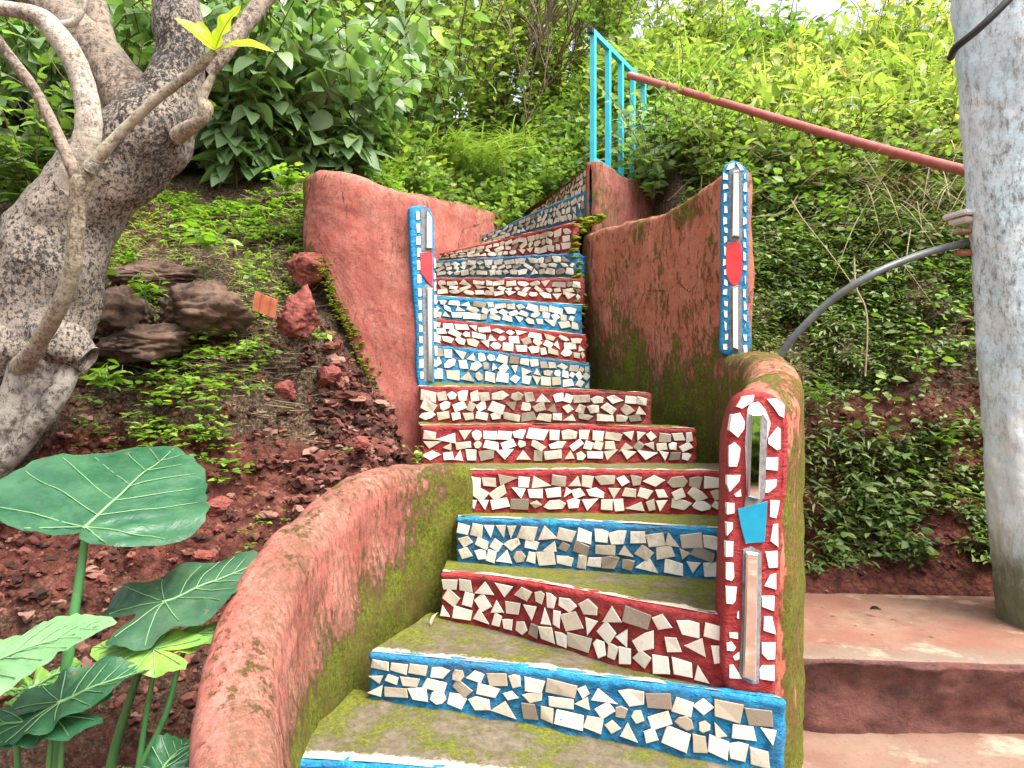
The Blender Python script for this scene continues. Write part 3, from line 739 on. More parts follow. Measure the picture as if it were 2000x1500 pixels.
# upper left spiral wall (hangs over the earth bank)
WB = [(-.505,3.93,1.0,-.52,.062,-9),(-.60,3.95,1.02,-.42,.075,-9),(-.72,3.96,1.07,-.10,.085,-9),(-.86,3.98,1.12,.30,.09,-9),(-1.0,4.05,1.165,.68,.09,-9),
      (-1.10,4.22,1.20,.66,.09,-9),(-1.12,4.5,1.24,.6,.09,-9),(-1.02,4.95,1.32,.3,.09,-9),(-.80,5.5,1.42,.3,.09,-9),(-.50,6.1,1.50,.4,.09,-9),(-.20,6.7,1.55,.6,.09,-9),(-.05,7.2,1.58,.8,.09,-9)]
def moss_b(v, m):
    # moss band along the broken lower edge of the hanging part and the top
    zb = np.interp(v.x, [-1.1, -1.0, -.86, -.72, -.60, -.50], [.70, .66, .28, -.12, -.40, -.55])
    k = .42 * math.exp(-max(0, v.z - zb) / .045) if v.y < 4.3 else 0
    k += .34 * math.exp(-max(0, v.x + 1.15) / .07) if v.y < 4.6 else 0
    zt = np.interp(v.y, [3.9, 4.05, 4.5, 5.5, 7.2], [1.02, 1.16, 1.24, 1.42, 1.58])
    k += .22 * math.exp(-max(0, zt - v.z) / .03) * (1 if v.y > 4.1 else .4) + (.14 * smoothstep(5.5, 6.6, v.y))
    return k - .10
eB, bB = build_wall('spiral_wall', WB, 'tall salmon red spiral wall left of the upper steps, hanging over the earth bank', 'wall', (-.6, 4.0, 0), attr_fn=moss_b, power=2.8)
# upper right slab wall, leaning back to the left, with the lower curved parapet joined to it
WU = [(.50,5.03,1.02,-.9,.055,.0),(.60,4.78,1.045,-.9,.06,.0),(.72,4.50,1.055,-.9,.065,-.05),(.84,4.20,1.04,-.9,.068,-.1),(.94,3.93,1.03,-.9,.07,-.15),(1.02,3.72,1.05,-.9,.07,-.2),(1.06,3.58,1.06,-.9,.062,-.2)]
# top line dips in the middle as in the photo
def WUz(y): return float(np.interp(y, [3.55, 3.72, 3.9, 4.2, 4.5, 4.8, 5.05], [1.055, 1.045, 1.0, .975, .995, 1.015, 1.02]))
WU = [(x + .045, y + .02, WUz(y), zb, h, zf) for (x, y, zt, zb, h, zf) in WU]
def moss_u(v, m):
    k = .15 * math.exp(-max(0, v.x - .5) / .05) + .05
    k += .34 * smoothstep(.45, -.15, v.z) + .10 * nz(v.x * 2, v.y * 2, v.z, 1.5, 2)
    k += .08 * smoothstep(.3, .9, v.z) * (1 if v.x < 1.02 else 0)
    return k + .01
eU, bU = build_wall('side_wall', WU, 'tall red plaster wall right of the upper steps with a blue tiled end', 'wall', (.85, 4.2, -.9), attr_fn=moss_u, power=2.8, mat=M['plaster_orange'])
WL = [(1.07,3.62,.150,-1.3,.085,-.2),(1.075,3.42,.145,-1.3,.092,-.3),(1.06,3.2,.135,-1.3,.098,-.35),(1.01,2.92,.105,-1.4,.10,-.4),(.92,2.60,.055,-1.4,.10,-.5),(.825,2.38,.005,-1.4,.09,-.6),(.785,2.30,-.02,-1.4,.082,-.7)]
def moss_l(v, m):
    k = .16
    if v.x > .82: k = .34 + .08 * smoothstep(0, -.8, v.z)
    if v.z > .02: k -= .14
    return k
eL_, bL = build_wall('curved_parapet_wall', WL, 'mossy rounded parapet wall behind the tall red tiled pillar, right of the middle steps', 'wall', (.95, 2.7, -1.3), attr_fn=moss_l, power=2.3, mat=M['plaster_orange'])
# landing side wall
WS = [(.568,5.15,1.545,.6,.05,.9),(.78,5.5,1.545,.6,.05,.9),(1.05,5.75,1.545,.6,.05,.9),(1.30,6.05,1.54,.6,.05,1.0)]
build_wall('landing_wall', WS, 'dark weathered red wall below the turquoise railing at the top of the steps', 'wall', (.9, 5.6, .6), attr_fn=lambda v, m: .10 + .16 * math.exp(-max(0, v.z - .95) / .06), mat=M['plaster_dark'], power=8)

# ------------------------------------------------------------------ mosaic pillars (ends of the walls)
class Plane:
    """vertical plane through image points (uL at depth DL) and (uR at depth DR)"""
    def __init__(s, uL, DL, uR, DR):
        s.A = Vector(((uL - 1000) / F * DL, DL)); s.B = Vector(((uR - 1000) / F * DR, DR))
        d = s.B - s.A; s.r = Vector((d.x, d.y, 0)).normalized(); s.n = Vector((s.r.y, -s.r.x, 0))
    def pt(s, u, v, off=0.0):
        a = (u - 1000) / F; d = s.B - s.A
        t = (a * s.A.y - s.A.x) / (d.x - a * d.y)
        Y = s.A.y + d.y * t; X = s.A.x + d.x * t
        return Vector((X, Y, (750 - v) / F * Y)) + s.n * off
def smooth_poly(pts, n=5):
    A = [(p[0], p[1], 0) for p in pts]; out = []
    N_ = len(pts)
    for i in range(N_):
        p0, p1, p2, p3 = [Vector(pts[(i + k) % N_]) for k in (-1, 0, 1, 2)]
        for j in range(n):
            t = j / n
            out.append(tuple(0.5 * ((2 * p1) + (-p0 + p2) * t + (2 * p0 - 5 * p1 + 4 * p2 - p3) * t * t + (-p0 + 3 * p1 - 3 * p2 + p3) * t ** 3)))
    return out
def slab(name, poly, pl, front, back, mat, parent, bev=.006, dirt=-.1, smooth=False, rough=0.0):
    n = len(poly); cu = sum(p[0] for p in poly) / n; cv = sum(p[1] for p in poly) / n
    V, Fc = [], []
    pts = [pl.pt(u, v) for u, v in poly]; c = pl.pt(cu, cv)
    lev = [(-back, 0), (front - bev, 0), (front - bev * .3, bev * .3), (front, bev)]
    for o, ins in lev:
        for k, p in enumerate(pts):
            a = pts[k - 1]; b = pts[(k + 1) % n]; t = (b - a).normalized(); inn = pl.n.cross(t)
            if inn.dot(c - p) < 0: inn = -inn
            V.append(p + inn * ins + pl.n * (o + (rough * nz(p.x, p.y, p.z, 30) if rough else 0)))
    for l in range(3):
        for k in range(n): Fc.append((l * n + k, l * n + (k + 1) % n, (l + 1) * n + (k + 1) % n, (l + 1) * n + k))
    Fc.append(tuple(3 * n + k for k in range(n))); Fc.append(tuple(k for k in range(n))[::-1])
    me = mesh(name, V, Fc, mat, parent, smooth=smooth, attrs={'dirt': [dirt] * len(V)})
    return me
def mirror(name, quad, pl, front, parent, tilt=(0, 0)):
    """bevelled glass strip: bright edge frame and flat glass"""
    pts = [pl.pt(u, v, front) for u, v in quad]; c = sum(pts, Vector()) / 4
    V, Fc, fm = [], [], []
    for ins, o in ((0, -.012), (0, -.001), (.0045, .003), (.0045, .003)):
        for k, p in enumerate(pts):
            t = (pts[(k + 1) % 4] - pts[k]).normalized(); t0 = (pts[k] - pts[k - 1]).normalized()
            q = p + (t - t0) * ins + pl.n * o
            V.append(q)
    for l in (0, 1):
        for k in range(4): Fc.append((l * 4 + k, l * 4 + (k + 1) % 4, l * 4 + 4 + (k + 1) % 4, l * 4 + 4 + k)); fm.append(1)
    # the flat glass, very slightly tilted in its bed
    g0 = V[8:12]; gc = sum(g0, Vector()) / 4
    for k in range(4):
        d = g0[k] - gc; V[12 + k] = g0[k] + pl.n * (d.dot(pl.r) * tilt[0] + d.z * tilt[1])
    Fc.append((12, 13, 14, 15)); fm.append(0)
    for k in range(4): Fc.append((8 + k, 8 + (k + 1) % 4, 12 + (k + 1) % 4, 12 + k)); fm.append(1)
    return mesh(name, V, Fc, [M['mirror'], M['glass_edge']], parent, fmat=fm, smooth=False)
def px_shards(name, polys, pl, off, parent, dirt=-.3):
    V, Fc, rn = [], [], []
    for poly in polys:
        n = len(poly); base = len(V); r = random.uniform(.8, 1.0)
        pts = [pl.pt(u, v) for u, v in poly]; c = sum(pts, Vector()) / n
        for o, k in ((-.006, 1.0), (off - .001, 1.0), (off, .97)):
            for p in pts: V.append(c + (p - c) * k + pl.n * o); rn.append(r)
        for l in (0, 1):
            for q in range(n): Fc.append((base + l * n + q, base + l * n + (q + 1) % n, base + (l + 1) * n + (q + 1) % n, base + (l + 1) * n + q))
        Fc.append(tuple(base + 2 * n + q for q in range(n)))
    return mesh(name, V, Fc, M['shard'], parent, smooth=False, attrs={'rnd': rn, 'dirt': [dirt] * len(V)})
def rel(polys, ox, oy, sc): return [[(ox + x / sc, oy + y / sc) for x, y in p] for p in polys]

# tall red pillar in front
pr = Plane(1415, 2.183, 1535, 2.175)
outl = [(1425,1349),(1409,1300),(1410,1200),(1414,1100),(1417,1000),(1419,900),(1421,850),(1430,808),(1444,778),(1468,765),(1500,768),(1524,784),(1537,818),(1538,900),(1534,970),(1528,1000),(1524,1100),(1520,1200),(1515,1300),(1511,1357),(1470,1352)]
pillar = slab('mosaic_pillar', smooth_poly(outl, 4), pr, .016, .09, M['red'], eL_, bev=.016, dirt=-.16, smooth=True, rough=.003)
tag(pillar, label='tall red mosaic pillar face with two mirror strips')
L1 = [[(240,235),(270,185),(325,178),(318,210),(265,245)],[(215,275),(255,265),(280,310),(275,345),(245,385),(203,348)],[(203,425),(230,408),(258,435),(250,490),(240,525),(202,525)],
 [(195,568),(258,565),(252,595),(205,648),(194,610)],[(228,660),(258,635),(262,668),(235,672)],[(193,702),(228,702),(228,750),(193,757)],[(191,795),(221,797),(218,830),(192,860)],
 [(188,888),(223,888),(221,960),(187,963)],[(190,990),(224,992),(227,1060),(215,1078),(188,1070)],[(187,1105),(240,1108),(233,1175),(220,1191),(190,1188)],
 [(242,1232),(250,1222),(250,1262),(240,1258)],[(203,1328),(245,1330),(245,1360),(205,1352)],[(190,1380),(215,1372),(236,1400),(225,1418),(192,1415)],[(222,1445),(246,1425),(246,1460),(230,1462)],
 [(385,198),(430,195),(472,228),(468,290),(445,278),(418,238)],[(392,390),(438,332),(451,345),(451,440),(435,446),(392,415)],[(382,482),(440,480),(438,545),(378,538)],
 [(380,592),(434,587),(430,620),(395,650),(377,652)],[(402,688),(448,690),(440,740),(430,775),(400,768)],[(415,805),(439,802),(441,915),(402,885)],[(378,938),(438,934),(438,1013),(395,1016)],
 [(400,1052),(430,1040),(431,1120),(374,1103)],[(360,1152),(423,1152),(420,1225),(362,1203)],[(372,1252),(411,1252),(430,1338),(369,1318)],[(360,1377),(428,1377),(424,1458),(390,1460),(361,1430)]]
L2 = rel([[(802,1012),(858,1012),(858,1082),(792,1072),(790,1030)],[(655,1012),(672,1008),(700,1050),(712,1072),(655,1068)],[(672,975),(700,950),(700,985)]], 1140, 860, 2.3256)
px_shards('broken_tiles', rel(L1, 1340, 700, 2.5) + L2, pr, .0205, pillar)
slab('cement_bed', [(1456,968),(1452,870),(1456,800),(1461,788),(1478,784),(1492,800),(1502,826),(1494,860),(1490,930),(1489,970),(1474,982)], pr, .020, 0, M['cement_lite'], pillar, bev=.002)
slab('cement_bed', [(1474,805),(1485,806),(1495,822),(1490,965),(1478,985),(1449,990),(1454,966),(1474,972)], pr, .0225, 0, M['cement'], pillar, bev=.002, rough=.002)
slab('cement_bed', [(1448,1070),(1464,1064),(1484,1076),(1483,1160),(1479,1330),(1466,1332),(1440,1318),(1446,1200)], pr, .020, 0, M['cement'], pillar, bev=.002, rough=.002)
mirror('mirror_strip', [(1455,966),(1477,972),(1482,807),(1460,806)], pr, .034, pillar, (0, .0))
mirror('mirror_strip', [(1445,1314),(1470,1322),(1474,1075),(1452,1073)], pr, .034, pillar, (0, .0))
slab('blue_tile', [(1437,992),(1494,977),(1492,1020),(1489,1056),(1452,1058),(1443,1025)], pr, .0235, 0, M['glazed_blue'], pillar, bev=.001)
# blue pillar, right
pb = Plane(1408, 3.50, 1462, 3.47)
outl = [(1410,690),(1406,640),(1409,540),(1407,450),(1409,350),(1415,326),(1433,315),(1452,325),(1461,352),(1462,495),(1460,585),(1464,688)]
pil2 = slab('mosaic_pillar', smooth_poly(outl, 4), pb, .014, .05, M['blue'], eU, bev=.012, dirt=-.22, smooth=True, rough=.003)
tag(pil2, label='blue mosaic pillar face with a red oval between two mirrors')
sh = []
R_ = random.Random(4)
for lo, hi in ((1411.5, 1422.5), (1450, 1459)):
    v = 338
    while v < 676:
        h = R_.uniform(17, 26)
        if not (472 < v < 470):
            a = lo + R_.uniform(0, 2.5); b = hi - R_.uniform(0, 2.5)
            sh.append([(a + R_.uniform(0, 2), v + R_.uniform(0, 5)), (b - R_.uniform(0, 2), v + R_.uniform(0, 6)), (b + R_.uniform(-2.5, 1), v + h * R_.uniform(.6, .86)), (a + R_.uniform(-1, 3), v + h * R_.uniform(.6, .86))])
        v += h
sh += [[(1418,333),(1424,322),(1434,320),(1434,329),(1424,334)],[(1437,320),(1447,324),(1453,334),(1446,335)]]
px_shards('broken_tiles', sh, pb, .018, pil2, dirt=-.2)
slab('cement_bed', [(1424,470),(1424,336),(1430,330),(1446,330),(1449,340),(1449,472),(1438,476)], pb, .0165, 0, M['cement'], pil2, bev=.001, rough=.002)
slab('cement_bed', [(1424,682),(1424,560),(1436,556),(1448,560),(1449,688),(1436,690)], pb, .0165, 0, M['cement'], pil2, bev=.001, rough=.002)
mirror('mirror_strip', [(1430,464),(1444,466),(1443,336),(1432,337)], pb, .030, pil2, (0, -.085))
mirror('mirror_strip', [(1430,680),(1442,685),(1442,557),(1430,563)], pb, .030, pil2, (0, -.085))
slab('red_tile', smooth_poly([(1419,480),(1433,474),(1447,478),(1449,520),(1446,548),(1435,559),(1424,551),(1418,530)], 3), pb, .021, 0, M['glazed_red'], pil2, bev=.002)
# blue pillar, left
pc = Plane(799, 3.84, 852, 3.90)
outl = [(816,751),(813,650),(806,560),(801,480),(799,415),(804,404),(818,402),(834,405),(843,418),(847,440),(848,489),(851,560),(853,650),(850,746)]
pil3 = slab('mosaic_pillar', smooth_poly(outl, 4), pc, .012, .07, M['blue'], eB, bev=.01, dirt=-.22, smooth=True, rough=.003)
tag(pil3, label='narrow blue mosaic pillar face with a red panel')
sh = []
for lo, hi, d in ((810, 819, 1), (843.5, 850, 0)):
    v = 412
    while v < 728:
        h = R_.uniform(19, 27); k = (v - 412) / 330; oo = 8 * k if d else 3 * k
        a = lo + oo + R_.uniform(0, 1.5); b = hi + oo - R_.uniform(0, 1.5)
        if d or v > 500: sh.append([(a, v + R_.uniform(0, 3)), (b, v + R_.uniform(0, 4)), (b, v + h * .74), (a + R_.uniform(0, 1.5), v + h * .76)])
        v += h
px_shards('broken_tiles', sh, pc, .016, pil3, dirt=-.2)
slab('cement_bed', [(820,408),(833,409),(841,424),(843,445),(843,490),(834,496),(821,489)], pc, .0145, 0, M['cement'], pil3, bev=.001)
slab('cement_bed', [(826,745),(824,560),(834,556),(844,562),(845,746)], pc, .0145, 0, M['cement'], pil3, bev=.001)
mirror('mirror_strip', [(830,486),(842,487),(841,428),(831,413)], pc, .026, pil3, (0, 0))
mirror('mirror_strip', [(833,743),(843,744),(842,564),(832,564)], pc, .026, pil3, (0, 0))
slab('red_tile', [(818,495),(843,493),(843,561),(834,552),(820,534)], pc, .020, 0, M['glazed_red'], pil3, bev=.001)
# ------------------------------------------------------------------ tubes (limbs, stems, pipes)
def tube(pts, seg=14, step=.02, rough=0.0, fr=8.0, close=True, ripple=0.0):
    """pts: (x, y, z, radius). returns verts, faces"""
    A = catmull(pts, step); n = len(A); V, Fc = [], []
    T = np.gradient(A[:, :3], axis=0); a = None
    for k in range(n):
        t = Vector(T[k]).normalized()
        if a is None:
            a = t.cross(Vector((0, 0, 1)))
            if a.length < .3: a = t.cross(Vector((0, 1, 0)))
        a = a - t * a.dot(t); a.normalize(); b = a.cross(t)
        for j in range(seg):
            q = j / seg * 2 * math.pi; d = a * math.cos(q) + b * math.sin(q)
            c = Vector(A[k, :3]); r = max(A[k, 3], .0003)
            if rough:
                p = c + d * r
                r *= 1 + rough * (nz(p.x, p.y, p.z, fr, 4)) + ripple * math.sin(k * step * 90 + 3 * nz(p.x, p.y, p.z, 3, 1))
            V.append(c + d * r)
    for k in range(n - 1):
        for j in range(seg):
            q = k * seg + j; q2 = k * seg + (j + 1) % seg
            Fc.append((q, q2, q2 + seg, q + seg))
    if close:
        Fc.append(tuple(range(seg))); Fc.append(tuple((n - 1) * seg + j for j in range(seg))[::-1])
    return V, Fc
def join(parts):
    V, Fc = [], []
    for v, f in parts:
        b = len(V); V += list(v); Fc += [tuple(q + b for q in x) for x in f]
    return V, Fc
def limb(spec):          # (u, v, D, width in px)
    return [(*P(u, v, D), w / 2 / F * D) for u, v, D, w in spec]

# ------------------------------------------------------------------ leaves in bulk
def tpl_ovate(w=.32, nl=4, fold=.18, droop=.18, tipp=.6):
    V, Q = [], []
    for k in range(nl + 1):
        t = k / nl; ww = w * (math.sin(math.pi * min(1, t ** tipp)) ** .8 if 0 < t < 1 else .02)
        z = -droop * t * t
        V += [(-ww, t, z + fold * ww), (0, t, z), (ww, t, z + fold * ww)]
    for k in range(nl):
        a = k * 3; Q += [(a, a + 1, a + 4, a + 3), (a + 1, a + 2, a + 5, a + 4)]
    return np.array(V), np.array(Q)
def tpl_simple(w=.25, droop=.2, fold=.3):
    V = np.array([(0, 0, 0), (w, .42, fold * w - droop * .18), (0, 1, -droop), (-w, .42, fold * w - droop * .18), (0, .45, -droop * .2)])
    return V, np.array([(0, 1, 4, 4), (1, 2, 4, 4), (2, 3, 4, 4), (3, 0, 4, 4)])
def tpl_diamond(w=.25, droop=.2, fold=.3):
    V = np.array([(0, 0, 0), (w, .45, fold * w - droop * .2), (0, 1, -droop), (-w, .45, fold * w - droop * .2)])
    return V, np.array([(0, 1, 2, 3)])
BROAD = tpl_ovate(.33, 8, .20, .34, .62); MED = tpl_ovate(.30, 3, .22, .20, .7); LANCE = tpl_ovate(.13, 4, .2, .45, .75); DIA = tpl_diamond(.28); DIAL = tpl_diamond(.16, .3)
def leaves(name, tpl, pos, dr, size, mat, rnd, parent=None, roll=.5, upb=1.0, wj=.15):
    """pos, dr: (n,3); every leaf keeps its face roughly skyward with a random roll"""
    pos = np.asarray(pos, float); dr = np.asarray(dr, float); n = len(pos)
    dr = dr / (np.linalg.norm(dr, axis=1)[:, None] + 1e-9)
    up = np.zeros((n, 3)); up[:, 2] = upb; up += rng.normal(0, roll, (n, 3))
    sx = np.cross(dr, up); sx /= np.linalg.norm(sx, axis=1)[:, None] + 1e-9
    uz = np.cross(sx, dr)
    T, Q = tpl; size = np.broadcast_to(size, (n,))[:, None, None]
    wv = (1 + rng.uniform(-wj, wj, n))[:, None, None]
    V = pos[:, None, :] + size * (T[None, :, 0:1] * wv * sx[:, None, :] + T[None, :, 1:2] * dr[:, None, :] + T[None, :, 2:3] * uz[:, None, :])
    m = len(T); QQ = (Q[None] + (np.arange(n) * m)[:, None, None]).reshape(-1, Q.shape[1])
    r = np.repeat(np.broadcast_to(rnd, (n,)), m)
    return npmesh(name, V.reshape(-1, 3), QQ, mat, parent, smooth=True, attrs={'rnd': np.clip(r, 0, 1)})
def grassblades(name, base, dr, L, wd, mat, rnd, parent=None, ns=5, bend=1.0):
    n = len(base); base = np.asarray(base, float); dr = np.asarray(dr, float); dr /= np.linalg.norm(dr, axis=1)[:, None]
    L = np.broadcast_to(L, (n,)); t = np.linspace(0, 1, ns + 1)
    hor = dr.copy(); hor[:, 2] = 0; hn = np.linalg.norm(hor, axis=1)[:, None] + 1e-6; hor /= hn
    side = np.stack([-hor[:, 1], hor[:, 0], np.zeros(n)], 1)
    c = base[:, None, :] + L[:, None, None] * (t[None, :, None] * dr[:, None, :] + (t ** 2)[None, :, None] * (hor[:, None, :] * .35 * bend - np.array([0, 0, 1.0])[None, None, :] * .55 * bend))
    ww = (wd * (1 - t ** 2.2) * .5 + .0004)[None, :, None]
    V = np.stack([c - side[:, None, :] * ww, c + side[:, None, :] * ww], 2).reshape(n, -1, 3)
    m = 2 * (ns + 1); q = np.array([(2 * k, 2 * k + 1, 2 * k + 3, 2 * k + 2) for k in range(ns)])
    QQ = (q[None] + (np.arange(n) * m)[:, None, None]).reshape(-1, 4)
    r = np.repeat(np.broadcast_to(rnd, (n,)), m)
    return npmesh(name, V.reshape(-1, 3), QQ, mat, parent, attrs={'rnd': np.clip(r, 0, 1)})
def sticks(name, A, B, r, mat, parent=None, rnd=.5):
    """thin three-sided stems from A to B"""
    A = np.asarray(A, float); B = np.asarray(B, float); n = len(A)
    if n == 0: return None
    d = B - A; d /= np.linalg.norm(d, axis=1)[:, None] + 1e-9
    a = np.cross(d, [0.3, .1, 1.0]); a /= np.linalg.norm(a, axis=1)[:, None] + 1e-9; b = np.cross(d, a)
    r = np.broadcast_to(r, (n,))[:, None]
    V = []
    for P_, k in ((A, 1.0), (B, .7)):
        for q in range(3):
            an = q * 2.0944; V.append(P_ + (a * math.cos(an) + b * math.sin(an)) * r * k)
    V = np.stack(V, 1); q = np.array([(0, 1, 4, 3), (1, 2, 5, 4), (2, 0, 3, 5)])
    QQ = (q[None] + (np.arange(n) * 6)[:, None, None]).reshape(-1, 4)
    return npmesh(name, V.reshape(-1, 3), QQ, mat, parent, attrs={'rnd': np.full(n * 6, rnd)})
def stems_grow(base, n_st, hgt, spread, nseg=7, droop=.25, lean=None):
    """curved stems from a base: returns (n, nseg+1, 3)"""
    base = np.asarray(base, float)
    B = np.repeat(base, n_st, 0); n = len(B)
    a = rng.uniform(0, 2 * np.pi, n); rr = rng.uniform(.2, 1, n) * spread
    H = np.repeat(np.broadcast_to(hgt, (len(base),)), n_st) * rng.uniform(.55, 1.05, n)
    out = np.stack([np.cos(a) * rr, np.sin(a) * rr, np.zeros(n)], 1)
    if lean is not None: out += np.asarray(lean)
    t = np.linspace(0, 1, nseg + 1)
    Pn = B[:, None, :] + t[None, :, None] * H[:, None, None] * np.array([0, 0, 1.0]) + (t ** 1.6)[None, :, None] * out[:, None, :] * H[:, None, None]
    Pn[:, :, 2] -= droop * (t ** 2.5)[None, :] * H[:, None] * (rr / max(spread, .01))[:, None]
    Pn += rng.normal(0, .012, Pn.shape) * t[None, :, None]
    return Pn
def leafy(S, per, t0=.25, spread_r=.0, down=.15, up=.2):
    """leaf positions and directions along stems S"""
    n, m, _ = S.shape; k = n * per
    si = np.repeat(np.arange(n), per); t = np.tile(np.linspace(t0, 1, per), n) + rng.uniform(-.06, .06, k); t = np.clip(t, 0.02, .999)
    f = t * (m - 1); i = f.astype(int); g = (f - i)[:, None]
    p = S[si, i] * (1 - g) + S[si, np.minimum(i + 1, m - 1)] * g
    tg = S[si, np.minimum(i + 1, m - 1)] - S[si, i]; tg /= np.linalg.norm(tg, axis=1)[:, None] + 1e-9
    a = np.tile(np.arange(per) * 2.4, n) + np.repeat(rng.uniform(0, 6.28, n), per)
    o = np.stack([np.cos(a), np.sin(a), rng.uniform(-down, up, k)], 1)
    d = o + tg * (.35 + 1.2 * (t[:, None] > .96))
    return p + o * spread_r, d, t
def seg_pairs(S): return S[:, :-1].reshape(-1, 3), S[:, 1:].reshape(-1, 3)
def shrub(name, label, cat, base, nst, hgt, spread, per, size, tpl, mat, group=None, tint=.5, stemr=.004, droop=.25, down=.5, up=.25, t0=.2, roll=.45, lean=None, twig=True, stemmat=None):
    base = np.asarray(base, float).reshape(-1, 3)
    e = empty(name, tuple(base[0]), label, cat, group)
    S = stems_grow(base, nst, hgt, spread, droop=droop, lean=lean)
    a, b = seg_pairs(S); sticks('stem', a, b, stemr, stemmat or M['stem'], e)
    p, d, t = leafy(S, per, t0, size * .15, down, up)
    sz = size * rng.uniform(.55, 1.15, len(p)) * (1.1 - .35 * t)
    r = tint + rng.normal(0, .16, len(p)) + .18 * (t - .5)
    leaves('foliage', tpl, p, d, sz, mat, r, e, roll=roll)
    return e
def gz(x, y): return float(ground_rough(np.array([[x]]), np.array([[y]]))[0, 0])
def gzs(x, y): return ground_rough(np.atleast_2d(x), np.atleast_2d(y))[0]

# ------------------------------------------------------------------ frangipani tree
tree = empty('frangipani_tree', tuple(P(60, 870, 3.1)), 'large leaning frangipani tree with thick speckled trunk on the left of the picture', 'tree')
V, Fc = join([
 tube(limb([(-130,1000,3.1,150),(-60,900,3.08,170),(5,780,3.05,196),(60,670,3.03,205),(92,560,3.02,196),(112,470,3.02,186),(165,385,3.02,172),(232,320,3.02,168),(292,255,3.03,160),(330,190,3.05,120),(350,120,3.07,96),(348,40,3.1,90),(338,-60,3.15,88)]), 40, .018, .16, 5.5)])
mesh('trunk', V, Fc, M['bark'], tree)
def tknob(name, c, r, sq, mat, sd=3, amp=.3):
    V, Fc = [], []; nu, nv2 = 26, 18
    for j in range(nv2 + 1):
        th = j / nv2 * math.pi
        for k in range(nu):
            ph = k / nu * 2 * math.pi
            d = Vector((math.sin(th) * math.cos(ph), math.sin(th) * math.sin(ph), math.cos(th)))
            f = 1 + amp * nz(d.x + sd, d.y, d.z, 1.8, 4)
            V.append(Vector(c) + Vector((d.x * r * sq[0], d.y * r * sq[1], d.z * r * sq[2])) * f)
    for j in range(nv2):
        for k in range(nu):
            Fc.append((j * nu + k, (j + 1) * nu + k, (j + 1) * nu + (k + 1) % nu, j * nu + (k + 1) % nu))
    return V, Fc
# sawn-off stump and gnarls at the foot
V, Fc = join([tube(limb([(20,700,2.92,150),(70,690,2.90,130),(120,678,2.88,95),(160,692,2.87,70),(176,700,2.87,56)]), 26, .010, .34, 11),
 tknob('k', P(22, 630, 2.93), .07, (1, .7, 1.1), None, 5, .9)])
mesh('stump', V, Fc, M['bark'], tree)
V, Fc = join([tube(limb([(95,640,2.96,90),(82,720,2.9,120),(48,785,2.86,96),(5,860,2.84,86),(-60,950,2.84,90)]), 22, .016, .12, 6),
 tube(limb([(140,700,2.88,34),(122,750,2.84,44),(88,805,2.82,42),(38,865,2.82,44),(-20,930,2.82,50)]), 16, .014, .14, 8)])
mesh('buttress_root', V, Fc, M['bark_grey'], tree)
def branch(spec, mat, rough=.09, seg=18, nm='branch', fr=9, ripple=0.0, step=.014):
    V, Fc = tube(limb(spec), seg, step, rough, fr, ripple=ripple); return mesh(nm, V, Fc, mat, tree)
branch([(300,290,3.06,120),(262,212,3.12,104),(215,135,3.16,88),(160,70,3.2,82),(100,20,3.24,80),(20,-30,3.28,78)], M['bark_limb'], .08, 26, fr=6)
branch([(205,120,3.18,60),(195,50,3.2,44),(180,-20,3.22,40)], M['bark_limb'], .08, 18)
branch([(140,370,2.90,66),(158,318,2.86,60),(172,262,2.84,52),(170,200,2.83,45),(152,135,2.83,44),(118,75,2.83,44),(80,36,2.83,38),(30,20,2.83,30),(-40,12,2.83,28)], M['bark_pale'], .06, 22, fr=7, ripple=.02)
branch([(122,48,2.83,16),(142,44,2.83,15),(158,22,2.83,15),(166,-20,2.83,15)], M['bark_pale'], .05, 12)
branch([(395,140,3.12,40),(430,110,3.16,36),(468,62,3.22,32),(500,20,3.28,34),(540,-30,3.34,36)], M['bark_limb'], .1, 16)
branch([(346,268,2.96,34),(372,248,2.92,27),(396,232,2.90,26),(402,214,2.9,30),(395,195,2.9,20),(404,170,2.9,17),(418,143,2.9,10)], M['bark_twig'], .18, 14)
